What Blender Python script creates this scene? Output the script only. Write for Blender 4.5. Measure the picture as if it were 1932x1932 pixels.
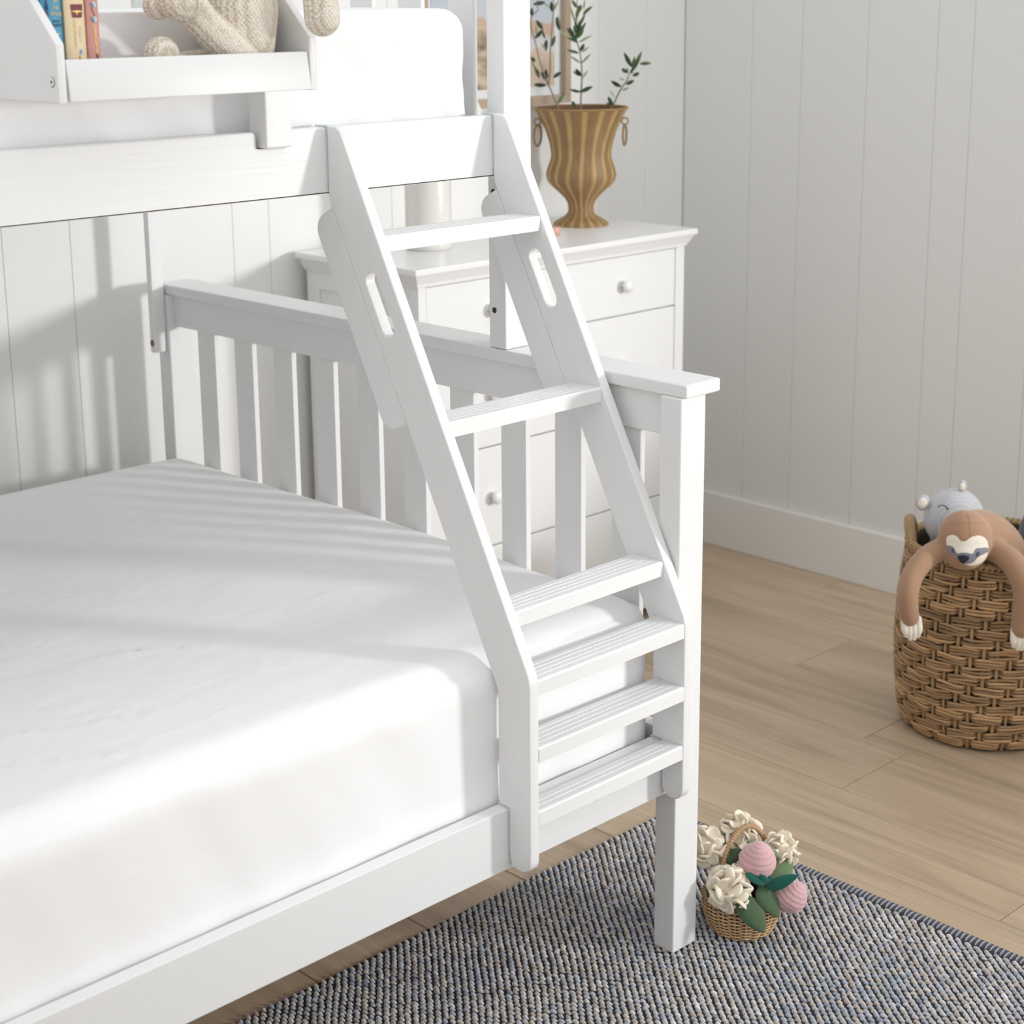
import bpy, bmesh, math, random
import numpy as np
from mathutils import Vector, Matrix, noise
from mathutils.bvhtree import BVHTree

for o in list(bpy.data.objects):
    bpy.data.objects.remove(o, do_unlink=True)
SC = bpy.context.scene
COL = SC.collection
PI = math.pi
random.seed(7)
RNG = np.random.default_rng(11)

# ------------------------------------------------------------------ camera
cam_d = bpy.data.cameras.new('camera')
cam = bpy.data.objects.new('camera', cam_d)
COL.objects.link(cam)
F = Vector((0.6773, 0.6952, -0.2405)).normalized()
Rr = Vector((0.7148, -0.6993, -0.0083))
Rr = (Rr - F * Rr.dot(F)).normalized()
Uu = Rr.cross(F)
m = Matrix.Identity(4)
for i in range(3):
    m[i][0] = Rr[i]; m[i][1] = Uu[i]; m[i][2] = -F[i]
m[0][3], m[1][3], m[2][3] = -2.0679, -1.7385, 1.5971
cam.matrix_world = m
cam_d.sensor_width = 36.0
cam_d.lens = 3295.78 / 1932 * 36.0
cam_d.shift_y = -(966 - 807.39) / 1932
cam_d.clip_start = 0.05
cam_d.dof.use_dof = True
cam_d.dof.focus_distance = 2.85
cam_d.dof.aperture_fstop = 6.0
SC.camera = cam

# ------------------------------------------------------------------ light
SC.view_settings.view_transform = 'Standard'
SC.view_settings.look = 'None'
SC.view_settings.gamma = 1.0
SC.view_settings.use_curve_mapping = False
SC.view_settings.exposure = 0.0
world = bpy.data.worlds.new('daylight')
world.use_nodes = True
SC.world = world
world.node_tree.nodes['Background'].inputs[0].default_value = (0.98, 0.99, 0.99, 1)
world.node_tree.nodes['Background'].inputs[1].default_value = 1.12
# low late light coming in through the wide window of the right wall
sun_d = bpy.data.lights.new('window_light', 'SPOT')
sun_d.energy = 840
sun_d.spot_size = math.radians(36)
sun_d.spot_blend = 0.9
sun_d.shadow_soft_size = 0.34
sun_d.color = (1.0, 0.985, 0.965)
sun = bpy.data.objects.new('window_light', sun_d)
COL.objects.link(sun)
sun.location = (3.30, -4.75, 1.85)
sun.rotation_euler = (Vector((0.22, 0.75, 0.88)) - Vector(sun.location)).to_track_quat('-Z', 'Y').to_euler()

# ------------------------------------------------------------------ materials
def nodes(mat):
    return mat.node_tree.nodes, mat.node_tree.links

def mat(name, col, rough=0.5, bump=None, var=None, coat=0.0, sheen=0.0, metallic=0.0, objvar=0.0, attr=None, spec=None):
    """col: base colour; var: (second colour, scale xyz, amount); bump: (scale xyz, strength, distance)."""
    mt = bpy.data.materials.new(name)
    mt.use_nodes = True
    n, l = nodes(mt)
    b = n['Principled BSDF']
    b.inputs['Base Color'].default_value = (*col, 1)
    b.inputs['Roughness'].default_value = rough
    b.inputs['Metallic'].default_value = metallic
    if coat: b.inputs['Coat Weight'].default_value = coat
    if sheen:
        b.inputs['Sheen Weight'].default_value = sheen
        b.inputs['Sheen Roughness'].default_value = 0.5
    if spec is not None: b.inputs['Specular IOR Level'].default_value = spec
    tc = n.new('ShaderNodeTexCoord')
    cur = None
    if attr:
        a = n.new('ShaderNodeAttribute'); a.attribute_name = attr
        cur = a.outputs['Color']
    if var:
        c2, sc, amt = var
        mp = n.new('ShaderNodeMapping'); mp.inputs['Scale'].default_value = sc
        l.new(tc.outputs['Object'], mp.inputs['Vector'])
        nz = n.new('ShaderNodeTexNoise'); nz.inputs['Scale'].default_value = 1.0; nz.inputs['Detail'].default_value = 5
        l.new(mp.outputs[0], nz.inputs['Vector'])
        rp = n.new('ShaderNodeMapRange'); rp.inputs[1].default_value = 0.35; rp.inputs[2].default_value = 0.68
        rp.inputs[3].default_value = 0; rp.inputs[4].default_value = amt
        l.new(nz.outputs['Fac'], rp.inputs[0])
        mx = n.new('ShaderNodeMix'); mx.data_type = 'RGBA'
        if cur: l.new(cur, mx.inputs[6])
        else: mx.inputs[6].default_value = (*col, 1)
        mx.inputs[7].default_value = (*c2, 1)
        l.new(rp.outputs[0], mx.inputs[0])
        cur = mx.outputs[2]
    if objvar:
        oi = n.new('ShaderNodeObjectInfo')
        hs = n.new('ShaderNodeHueSaturation')
        mr = n.new('ShaderNodeMapRange'); mr.inputs[3].default_value = 1 - objvar; mr.inputs[4].default_value = 1 + objvar
        l.new(oi.outputs['Random'], mr.inputs[0]); l.new(mr.outputs[0], hs.inputs['Value'])
        if cur: l.new(cur, hs.inputs['Color'])
        else: hs.inputs['Color'].default_value = (*col, 1)
        cur = hs.outputs[0]
    if cur: l.new(cur, b.inputs['Base Color'])
    if bump:
        sc, st, dist = bump
        mp = n.new('ShaderNodeMapping'); mp.inputs['Scale'].default_value = sc
        l.new(tc.outputs['Object'], mp.inputs['Vector'])
        nz = n.new('ShaderNodeTexNoise'); nz.inputs['Scale'].default_value = 1.0; nz.inputs['Detail'].default_value = 6
        l.new(mp.outputs[0], nz.inputs['Vector'])
        bp = n.new('ShaderNodeBump'); bp.inputs['Strength'].default_value = st; bp.inputs['Distance'].default_value = dist
        l.new(nz.outputs['Fac'], bp.inputs['Height']); l.new(bp.outputs[0], b.inputs['Normal'])
    return mt

WHITE = (0.83, 0.835, 0.84)
M_paint = mat('white_painted_wood_long', WHITE, 0.38, bump=((6, 120, 120), 0.25, 0.0012), var=((0.76, 0.765, 0.77), (3, 70, 70), 0.15))
M_paint_z = mat('white_painted_wood_upright', WHITE, 0.38, bump=((120, 120, 6), 0.25, 0.0012), var=((0.76, 0.765, 0.77), (70, 70, 3), 0.15))
M_paint_y = mat('white_painted_wood_across', WHITE, 0.38, bump=((120, 6, 120), 0.25, 0.0012), var=((0.76, 0.765, 0.77), (70, 3, 70), 0.15))
M_lacq = mat('white_lacquer', (0.84, 0.845, 0.85), 0.3)
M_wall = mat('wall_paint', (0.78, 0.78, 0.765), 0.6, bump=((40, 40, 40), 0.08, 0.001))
M_wallb = mat('back_wall_paint', (0.85, 0.85, 0.84), 0.6, bump=((40, 40, 40), 0.08, 0.001))  # same wall paint, made lighter for the light the back wall catches
M_trim = mat('trim_paint', (0.84, 0.835, 0.81), 0.45)
M_dark = mat('bolt_hole', (0.03, 0.03, 0.03), 0.7)
M_brass = mat('bolt_metal', (0.35, 0.22, 0.12), 0.35, metallic=1.0)
M_bracket = mat('pale_blue_grey_bracket', (0.60, 0.67, 0.72), 0.3)
M_sub = mat('subfloor', (0.10, 0.08, 0.06), 0.9)

def sheet_mat(name, col):
    mt = mat(name, col, 0.75, sheen=0.15)
    n, l = nodes(mt); b = n['Principled BSDF']
    tc = n.new('ShaderNodeTexCoord')
    h = []
    for sc, dist, amt in (((7, 16, 9), 0.6, 1.0), ((30, 55, 40), 0.9, 0.22)):
        mp = n.new('ShaderNodeMapping'); mp.inputs['Scale'].default_value = sc
        mp.inputs['Rotation'].default_value = (0, 0, 0.5)
        l.new(tc.outputs['Object'], mp.inputs['Vector'])
        nz = n.new('ShaderNodeTexNoise'); nz.inputs['Scale'].default_value = 1; nz.inputs['Detail'].default_value = 3
        nz.inputs['Distortion'].default_value = dist
        l.new(mp.outputs[0], nz.inputs['Vector'])
        ml = n.new('ShaderNodeMath'); ml.operation = 'MULTIPLY'; ml.inputs[1].default_value = amt
        l.new(nz.outputs['Fac'], ml.inputs[0]); h.append(ml.outputs[0])
    ad = n.new('ShaderNodeMath'); ad.operation = 'ADD'
    l.new(h[0], ad.inputs[0]); l.new(h[1], ad.inputs[1])
    bp = n.new('ShaderNodeBump'); bp.inputs['Strength'].default_value = 0.35; bp.inputs['Distance'].default_value = 0.008
    l.new(ad.outputs[0], bp.inputs['Height']); l.new(bp.outputs[0], b.inputs['Normal'])
    return mt
M_sheet = sheet_mat('white_cotton_sheet', (0.91, 0.91, 0.92))

def knit_mat(name, col, dark, cell=0.0036, strength=0.8):
    mt = bpy.data.materials.new(name); mt.use_nodes = True
    n, l = nodes(mt); b = n['Principled BSDF']
    b.inputs['Roughness'].default_value = 0.9
    b.inputs['Sheen Weight'].default_value = 0.3
    tc = n.new('ShaderNodeTexCoord')
    outs = []
    for rot in (0.62, -0.62):
        mp = n.new('ShaderNodeMapping')
        mp.inputs['Rotation'].default_value = (0, rot, 0)
        mp.inputs['Scale'].default_value = (1 / cell, 0.4 / cell, 0.62 / cell)
        l.new(tc.outputs['Object'], mp.inputs['Vector'])
        v = n.new('ShaderNodeTexVoronoi'); v.inputs['Scale'].default_value = 1.0; v.inputs['Randomness'].default_value = 0.25
        l.new(mp.outputs[0], v.inputs['Vector'])
        outs.append(v.outputs['Distance'])
    mn = n.new('ShaderNodeMath'); mn.operation = 'MINIMUM'
    l.new(outs[0], mn.inputs[0]); l.new(outs[1], mn.inputs[1])
    cr = n.new('ShaderNodeValToRGB')
    cr.color_ramp.elements[0].position = 0.25; cr.color_ramp.elements[0].color = (*col, 1)
    cr.color_ramp.elements[1].position = 0.62; cr.color_ramp.elements[1].color = (*dark, 1)  # shade in the gaps between stitches, put into the colour
    l.new(mn.outputs[0], cr.inputs[0]); l.new(cr.outputs[0], b.inputs['Base Color'])
    bp = n.new('ShaderNodeBump'); bp.invert = True
    bp.inputs['Strength'].default_value = strength; bp.inputs['Distance'].default_value = cell * 0.45
    l.new(mn.outputs[0], bp.inputs['Height']); l.new(bp.outputs[0], b.inputs['Normal'])
    return mt
M_knit = knit_mat('cream_knit', (0.88, 0.82, 0.73), (0.55, 0.47, 0.37))
M_grey_knit = knit_mat('pale_grey_knit', (0.55, 0.56, 0.585), (0.42, 0.43, 0.455), 0.0028, 0.4)
M_dark_knit = knit_mat('dark_grey_knit', (0.13, 0.14, 0.16), (0.06, 0.06, 0.07), 0.003, 0.5)
M_sloth = mat('tan_jersey', (0.36, 0.21, 0.125), 0.85, sheen=0.3, bump=((900, 900, 900), 0.15, 0.0006))
M_cream = mat('cream_jersey', (0.80, 0.74, 0.64), 0.85, sheen=0.2)
M_slate = mat('slate_jersey', (0.20, 0.205, 0.25), 0.85, sheen=0.2)
M_black = mat('black_felt', (0.015, 0.017, 0.03), 0.7)
M_ink = mat('dark_slate_eye', (0.06, 0.07, 0.11), 0.7)

# ------------------------------------------------------------------ helpers
def link(o, parent=None):
    COL.objects.link(o)
    if parent is not None: o.parent = parent
    return o

def mk(name, verts, faces, mt, parent=None, smooth=False, loc=None, rotz=0):
    me = bpy.data.meshes.new(name)
    me.from_pydata([tuple(v) for v in verts], [], [tuple(f) for f in faces])
    me.validate(); me.update()
    if smooth: me.shade_smooth()
    o = bpy.data.objects.new(name, me)
    if mt: me.materials.append(mt)
    link(o, parent)
    if loc is not None: o.location = loc
    if rotz: o.rotation_euler[2] = rotz
    return o

def from_bm(name, bm, mt, parent=None, smooth=False, loc=None):
    me = bpy.data.meshes.new(name)
    bm.to_mesh(me); bm.free()
    if smooth: me.shade_smooth()
    if mt: me.materials.append(mt)
    o = bpy.data.objects.new(name, me)
    link(o, parent)
    if loc is not None: o.location = loc
    return o

def add_box(bm, x0, x1, y0, y1, z0, z1, bevel=0.0, seg=2):
    r = bmesh.ops.create_cube(bm, size=1.0)
    vs = r['verts']
    bmesh.ops.scale(bm, vec=(x1 - x0, y1 - y0, z1 - z0), verts=vs)
    bmesh.ops.translate(bm, vec=((x0 + x1) / 2, (y0 + y1) / 2, (z0 + z1) / 2), verts=vs)
    if bevel:
        es = {e for v in vs for e in v.link_edges}
        bmesh.ops.bevel(bm, geom=list(es), offset=bevel, segments=seg, profile=0.6, affect='EDGES')

def box(name, x0, x1, y0, y1, z0, z1, mt, parent=None, bevel=0.002, seg=2):
    bm = bmesh.new()
    add_box(bm, x0, x1, y0, y1, z0, z1, bevel, seg)
    return from_bm(name, bm, mt, parent)

def empty(name, loc=(0, 0, 0), rotz=0):
    o = bpy.data.objects.new(name, None)
    o.empty_display_size = 0.05
    link(o); o.location = loc; o.rotation_euler[2] = rotz
    return o

def tag(o, label, cat, group=None, kind=None):
    o['label'] = label; o['category'] = cat
    if group: o['group'] = group
    if kind: o['kind'] = kind
    return o

def world_part(o, root):
    """parent o (built in world coordinates) to a root that sits at its base"""
    o.parent = root
    o.matrix_parent_inverse = Matrix.Translation(-Vector(root.location))
    return o

def round_poly(pts, radii, n=6):
    out = []
    N = len(pts)
    for i, p in enumerate(pts):
        r = radii[i] if isinstance(radii, (list, tuple)) else radii
        p = Vector((p[0], p[1]))
        if r <= 0:
            out.append((p.x, p.y)); continue
        a = Vector(pts[i - 1][:2]) - p; b = Vector(pts[(i + 1) % N][:2]) - p
        la, lb = a.length, b.length
        a.normalize(); b.normalize()
        ang = a.angle(b)
        t = min(r / math.tan(ang / 2), la * 0.49, lb * 0.49)
        r2 = t * math.tan(ang / 2)
        c = p + (a + b).normalized() * (r2 / math.sin(ang / 2))
        s = (p + a * t) - c; e = (p + b * t) - c
        a0 = math.atan2(s.y, s.x); a1 = math.atan2(e.y, e.x)
        dlt = (a1 - a0 + PI) % (2 * PI) - PI
        for k in range(n + 1):
            q = a0 + dlt * k / n
            out.append((c.x + r2 * math.cos(q), c.y + r2 * math.sin(q)))
    return out

def plate_mesh(name, outlines, thick, bevel=0.0):
    """filled 2-D outlines (the first solid, the rest holes), thick along local z, centred on z = 0"""
    cu = bpy.data.curves.new(name, 'CURVE')
    cu.dimensions = '2D'; cu.fill_mode = 'BOTH'
    cu.extrude = max(thick / 2 - bevel, 1e-5); cu.bevel_depth = bevel; cu.bevel_resolution = 2
    cu.offset = -bevel
    for ol in outlines:
        s = cu.splines.new('POLY')
        s.points.add(len(ol) - 1)
        for i, p in enumerate(ol): s.points[i].co = (p[0], p[1], 0, 1)
        s.use_cyclic_u = True
    ob = bpy.data.objects.new(name, cu)
    COL.objects.link(ob)
    dg = bpy.context.evaluated_depsgraph_get()
    me = bpy.data.meshes.new_from_object(ob.evaluated_get(dg))
    bpy.data.objects.remove(ob, do_unlink=True)
    me.name = name
    me.shade_smooth(); me.set_sharp_from_angle(angle=math.radians(32))
    return me

def yz_plate(name, outlines, x0, x1, mt, parent=None, bevel=0.002):
    """plate whose outline is given in (y, z)"""
    me = plate_mesh(name, outlines, x1 - x0, bevel)
    xm = (x0 + x1) / 2
    for v in me.vertices:
        y, z, t = v.co
        v.co = (xm + t, y, z)
    me.update()
    me.materials.clear(); me.materials.append(mt)
    o = bpy.data.objects.new(name, me)
    return link(o, parent)

def tube_data(pts, rad, seg=8, cap=True):
    """swept tube along pts; rad a number or a list; returns verts, faces"""
    P = [Vector(p) for p in pts]
    n = len(P)
    if not isinstance(rad, (list, tuple, np.ndarray)): rad = [rad] * n
    T = []
    for i in range(n):
        a = P[max(i - 1, 0)]; b = P[min(i + 1, n - 1)]
        T.append((b - a).normalized())
    up = Vector((0, 0, 1)) if abs(T[0].z) < 0.9 else Vector((1, 0, 0))
    N0 = (up - T[0] * up.dot(T[0])).normalized()
    V = []; Fc = []
    for i in range(n):
        N0 = (N0 - T[i] * N0.dot(T[i])).normalized()
        B = T[i].cross(N0)
        for k in range(seg):
            a = 2 * PI * k / seg
            V.append(P[i] + (N0 * math.cos(a) + B * math.sin(a)) * rad[i])
    for i in range(n - 1):
        for k in range(seg):
            k2 = (k + 1) % seg
            Fc.append((i * seg + k, i * seg + k2, (i + 1) * seg + k2, (i + 1) * seg + k))
    if cap:
        Fc.append(tuple(reversed(range(seg))))
        Fc.append(tuple((n - 1) * seg + k for k in range(seg)))
    return V, Fc

def tube(name, pts, rad, mt, parent=None, seg=8, smooth=True, loc=None, rotz=0):
    V, Fc = tube_data(pts, rad, seg)
    return mk(name, V, Fc, mt, parent, smooth, loc, rotz)

def spline(pts, n=8):
    """Catmull-Rom through the points"""
    P = [Vector(p) for p in pts]
    P = [P[0] * 2 - P[1]] + P + [P[-1] * 2 - P[-2]]
    out = []
    for i in range(1, len(P) - 2):
        for k in range(n):
            t = k / n
            a, b, c, d = P[i - 1:i + 3]
            out.append(0.5 * ((2 * b) + (c - a) * t + (2 * a - 5 * b + 4 * c - d) * t * t + (3 * b - a - 3 * c + d) * t ** 3))
    out.append(P[-2])
    return out

def lathe_data(prof, seg=32, rfun=None, closed=False):
    V = []; Fc = []
    n = len(prof)
    for i, (r, z) in enumerate(prof):
        for k in range(seg):
            a = 2 * PI * k / seg
            rr = r if rfun is None else rfun(r, z, a)
            V.append((rr * math.cos(a), rr * math.sin(a), z))
    for i in range(n - 1):
        for k in range(seg):
            k2 = (k + 1) % seg
            Fc.append((i * seg + k, i * seg + k2, (i + 1) * seg + k2, (i + 1) * seg + k))
    return V, Fc

def lathe(name, prof, mt, parent=None, seg=32, rfun=None, loc=None, smooth=True):
    V, Fc = lathe_data(prof, seg, rfun)
    return mk(name, V, Fc, mt, parent, smooth, loc)

def blob(name, shapes, voxel, mt, parent=None, smooth_it=6, loc=None, rotz=0):
    """one continuous surface grown from ellipsoids ('e', centre, radii, rot) and tapered limbs ('t', points, radii)"""
    V = []; Fc = []
    for s in shapes:
        o = len(V)
        if s[0] == 'e':
            c, r = Vector(s[1]), s[2]
            R = s[3].to_matrix() if len(s) > 3 else Matrix.Identity(3)
            nu, nv = 24, 14
            for j in range(nv + 1):
                th = PI * j / nv
                for i in range(nu):
                    a = 2 * PI * i / nu
                    p = Vector((r[0] * math.sin(th) * math.cos(a), r[1] * math.sin(th) * math.sin(a), r[2] * math.cos(th)))
                    V.append(c + R @ p)
            for j in range(nv):
                for i in range(nu):
                    i2 = (i + 1) % nu
                    Fc.append((o + j * nu + i, o + (j + 1) * nu + i, o + (j + 1) * nu + i2, o + j * nu + i2))
        else:
            pts = spline(s[1], 6); m_ = len(s[1]); rad = []
            for k in range(len(pts)):
                u = k / 6; i = min(int(u), m_ - 2); f = u - i
                rad.append(s[2][i] * (1 - f) + s[2][i + 1] * f)
            # rounded ends
            d0 = (pts[0] - pts[1]).normalized(); d1 = (pts[-1] - pts[-2]).normalized()
            pre = [(pts[0] + d0 * rad[0] * math.sin(q), rad[0] * math.cos(q)) for q in (1.45, 1.1, 0.7, 0.35)]
            post = [(pts[-1] + d1 * rad[-1] * math.sin(q), rad[-1] * math.cos(q)) for q in (0.35, 0.7, 1.1, 1.45)]
            pp = [p for p, _ in pre] + pts + [p for p, _ in post]
            rr = [r for _, r in pre] + rad + [r for _, r in post]
            v, f = tube_data(pp, rr, 16)
            V += v; Fc += [tuple(o + i for i in q) for q in f]
    me = bpy.data.meshes.new(name)
    me.from_pydata([tuple(v) for v in V], [], Fc); me.update()
    tmp = bpy.data.objects.new(name, me); COL.objects.link(tmp)
    rm = tmp.modifiers.new('r', 'REMESH'); rm.mode = 'VOXEL'; rm.voxel_size = voxel
    sm = tmp.modifiers.new('s', 'SMOOTH'); sm.iterations = smooth_it; sm.factor = 0.6
    dg = bpy.context.evaluated_depsgraph_get()
    me2 = bpy.data.meshes.new_from_object(tmp.evaluated_get(dg))
    bpy.data.objects.remove(tmp, do_unlink=True)
    me2.name = name; me2.shade_smooth()
    me2.materials.clear(); me2.materials.append(mt)
    o = bpy.data.objects.new(name, me2); link(o, parent)
    if loc is not None: o.location = loc
    if rotz: o.rotation_euler[2] = rotz
    return o

def inside(p, poly):
    x, z = p; c = False
    j = len(poly) - 1
    for i in range(len(poly)):
        xi, zi = poly[i]; xj, zj = poly[j]
        if (zi > z) != (zj > z) and x < (xj - xi) * (z - zi) / (zj - zi) + xi: c = not c
        j = i
    return c

def smooth_outline(pts, n=5):
    P = [Vector((a, 0, b)) for a, b in pts]
    N = len(P); out = []
    for i in range(N):
        a, b, c, d = P[i - 1], P[i], P[(i + 1) % N], P[(i + 2) % N]
        for k in range(n):
            t = k / n
            q = 0.5 * ((2 * b) + (c - a) * t + (2 * a - 5 * b + 4 * c - d) * t * t + (3 * b - a - 3 * c + d) * t ** 3)
            out.append((q.x, q.z))
    return out

def applique(name, outline, body, dirv, off, mt, parent, res=0.0012, y0=-0.4, tilt=0.0):
    """a flat cut of cloth laid on the front of a body: outline in the body's local (x, z), wrapped on the surface"""
    bm = bmesh.new(); bm.from_mesh(body.data)
    bvh = BVHTree.FromBMesh(bm); bm.free()
    ol = smooth_outline(outline)
    xs = [p[0] for p in ol]; zs = [p[1] for p in ol]
    bmo = bmesh.new(); idx = {}
    d = Vector(dirv).normalized()
    nx = int((max(xs) - min(xs)) / res) + 2; nz = int((max(zs) - min(zs)) / res) + 2
    def vert(i, j):
        if (i, j) in idx: return idx[(i, j)]
        x = min(xs) + i * res; z = min(zs) + j * res
        hit, nrm, _, _ = bvh.ray_cast(Vector((x, y0, z)), d, 2.0)
        v = None
        if hit is not None: v = bmo.verts.new(hit + nrm * off)
        idx[(i, j)] = v
        return v
    for i in range(nx):
        for j in range(nz):
            c = (min(xs) + (i + 0.5) * res, min(zs) + (j + 0.5) * res)
            if inside(c, ol):
                q = [vert(i, j), vert(i + 1, j), vert(i + 1, j + 1), vert(i, j + 1)]
                if all(v is not None for v in q):
                    try: bmo.faces.new(q)
                    except ValueError: pass
    bmesh.ops.smooth_vert(bmo, verts=[v for v in bmo.verts if v.is_boundary], factor=0.5, use_axis_x=True, use_axis_y=True, use_axis_z=True)
    return from_bm(name, bmo, mt, parent, smooth=True)

def text(name, body, size, loc, rot, mt, parent, shear=0.0, ext=0.0002, align='CENTER', spacing=1.0):
    cu = bpy.data.curves.new(name, 'FONT')
    cu.body = body; cu.size = size; cu.extrude = ext; cu.shear = shear
    cu.align_x = align; cu.align_y = 'CENTER'; cu.space_character = spacing
    cu.materials.append(mt)
    tmp = bpy.data.objects.new(name, cu); COL.objects.link(tmp)
    dg = bpy.context.evaluated_depsgraph_get()
    me = bpy.data.meshes.new_from_object(tmp.evaluated_get(dg))
    bpy.data.objects.remove(tmp, do_unlink=True)
    me.name = name
    if not me.materials: me.materials.append(mt)
    o = bpy.data.objects.new(name, me); link(o, parent)
    o.location = loc; o.rotation_euler = rot
    return o

# ------------------------------------------------------------------ the setting
ZF = -0.008      # top of the floor planks; z = 0 is the top of the rug
XR, YB = 1.864, 1.574

def wood_floor():
    mt = bpy.data.materials.new('pale_oak_planks'); mt.use_nodes = True
    n, l = nodes(mt); b = n['Principled BSDF']
    b.inputs['Roughness'].default_value = 0.42
    tc = n.new('ShaderNodeTexCoord'); oi = n.new('ShaderNodeObjectInfo')
    ml = n.new('ShaderNodeMath'); ml.operation = 'MULTIPLY'; ml.inputs[1].default_value = 37.0
    l.new(oi.outputs['Random'], ml.inputs[0])
    va = n.new('ShaderNodeVectorMath'); va.operation = 'ADD'
    cx = n.new('ShaderNodeCombineXYZ'); l.new(ml.outputs[0], cx.inputs[0]); l.new(ml.outputs[0], cx.inputs[1])
    l.new(tc.outputs['Object'], va.inputs[0]); l.new(cx.outputs[0], va.inputs[1])
    def nz(scale, dist, det):
        mp = n.new('ShaderNodeMapping'); mp.inputs['Scale'].default_value = scale
        l.new(va.outputs[0], mp.inputs['Vector'])
        t = n.new('ShaderNodeTexNoise'); t.inputs['Scale'].default_value = 1; t.inputs['Detail'].default_value = det
        t.inputs['Distortion'].default_value = dist
        l.new(mp.outputs[0], t.inputs['Vector']); return t.outputs['Fac']
    a = nz((13, 1.3, 1), 1.2, 3); c = nz((110, 3.0, 1), 0.3, 4)
    r1 = n.new('ShaderNodeValToRGB')
    e = r1.color_ramp.elements
    e[0].position = 0.22; e[0].color = (0.39, 0.29, 0.195, 1)
    e[1].position = 0.78; e[1].color = (0.64, 0.49, 0.345, 1)
    k = e.new(0.5); k.color = (0.54, 0.41, 0.285, 1)
    l.new(a, r1.inputs[0])
    mr = n.new('ShaderNodeMapRange'); mr.inputs[1].default_value = 0.35; mr.inputs[2].default_value = 0.7
    mr.inputs[3].default_value = 0.90; mr.inputs[4].default_value = 1.05
    l.new(c, mr.inputs[0])
    mo = n.new('ShaderNodeMapRange'); mo.inputs[3].default_value = 0.88; mo.inputs[4].default_value = 1.10
    l.new(oi.outputs['Random'], mo.inputs[0])
    m2 = n.new('ShaderNodeMath'); m2.operation = 'MULTIPLY'; l.new(mr.outputs[0], m2.inputs[0]); l.new(mo.outputs[0], m2.inputs[1])
    hs = n.new('ShaderNodeHueSaturation'); l.new(r1.outputs[0], hs.inputs['Color']); l.new(m2.outputs[0], hs.inputs['Value'])
    l.new(hs.outputs[0], b.inputs['Base Color'])
    bp = n.new('ShaderNodeBump'); bp.inputs['Strength'].default_value = 0.12; bp.inputs['Distance'].default_value = 0.001
    l.new(c, bp.inputs['Height']); l.new(bp.outputs[0], b.inputs['Normal'])
    return mt
M_floor = wood_floor()

floor = box('floor', -3.2, XR, -3.8, YB, -0.05, -0.0165, M_sub, bevel=0)
floor['kind'] = 'structure'
PW = 0.245
known = {2: [-2.85, -1.20, 0.293], 0: [-1.95, -0.33, 1.2], -1: [-2.6, -0.9, 0.75]}
for k in range(-15, 7):
    x0 = 0.503 + PW * (k - 1); x1 = min(x0 + PW, XR)
    if x0 < -3.2 or x0 > XR - 0.01: continue
    js = known.get(k - 1 if k - 1 in known else None) if (k - 1) in known else None
    if js is None:
        s = -3.8 + random.uniform(0.2, 1.5); js = []
        while s < YB - 0.3:
            js.append(s); s += random.uniform(1.3, 1.9)
    ed = [-3.8] + [j for j in js if -3.7 < j < YB - 0.1] + [YB]
    for a, b in zip(ed[:-1], ed[1:]):
        box('floor_plank', x0 + 0.0006, x1 - 0.0006, a + 0.0006, b - 0.0006, -0.016, ZF, M_floor, floor, bevel=0.0012, seg=1)

def panelled(name, axis, plane, edges, z0, z1, thick, parent=None):
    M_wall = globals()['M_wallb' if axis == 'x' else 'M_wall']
    """vertical boards with open v-joints in front of a backing; each board is a part"""
    for a, b in zip(edges[:-1], edges[1:]):
        g = 0.0004
        if axis == 'x': box('wall_board', a + g, b - g, plane, plane + thick, z0, z1, M_wall, parent, bevel=0.0011, seg=1)
        else: box('wall_board', plane, plane + thick, a + g, b - g, z0, z1, M_wall, parent, bevel=0.0011, seg=1)

wb = box('wall_back', -3.3, XR + 0.12, YB + 0.012, YB + 0.12, -0.05, 2.6, M_wall, bevel=0); wb['kind'] = 'structure'
ed = [-3.2, -3.03, -2.86, -2.7, -2.53, -2.36, -2.20, -2.04, -1.86, -1.72, -1.56, -1.40, -1.22, -1.08, -0.92, -0.76, -0.62, -0.47, -0.309, -0.150, 0.06, 0.27, 0.373, 0.56, 0.75, 0.93, 1.09, 1.27, 1.502, 1.698, 1.864]
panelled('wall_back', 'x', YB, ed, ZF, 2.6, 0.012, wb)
# right wall: solid where the photo sees it, a wide window nearer the camera lights the bed
WY0, WY1, WZ0, WZ1 = -3.7, 0.30, 0.86, 1.79
bm = bmesh.new()
add_box(bm, XR + 0.012, XR + 0.12, WY1, YB, -0.05, 2.6)
add_box(bm, XR + 0.012, XR + 0.12, -3.8, WY1, -0.05, WZ0 - 0.02)
add_box(bm, XR + 0.012, XR + 0.12, -3.8, WY1, WZ1 + 0.02, 2.6)
wr = from_bm('wall_right', bm, M_wall); wr['kind'] = 'structure'
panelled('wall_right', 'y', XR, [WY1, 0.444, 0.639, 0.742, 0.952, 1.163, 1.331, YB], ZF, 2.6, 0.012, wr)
e2 = list(np.arange(-3.8, 0.31, 0.205)); e2[-1] = WY1 if abs(e2[-1] - WY1) < 0.1 else e2[-1]
if e2[-1] != WY1: e2.append(WY1)
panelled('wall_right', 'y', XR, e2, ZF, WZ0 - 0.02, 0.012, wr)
wf = bmesh.new()
add_box(wf, XR - 0.03, XR + 0.12, WY0 - 0.02, WY1, WZ0 - 0.02, WZ0, 0.002)
add_box(wf, XR - 0.004, XR + 0.12, WY0 - 0.02, WY1, WZ1, WZ1 + 0.02, 0.002)
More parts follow.
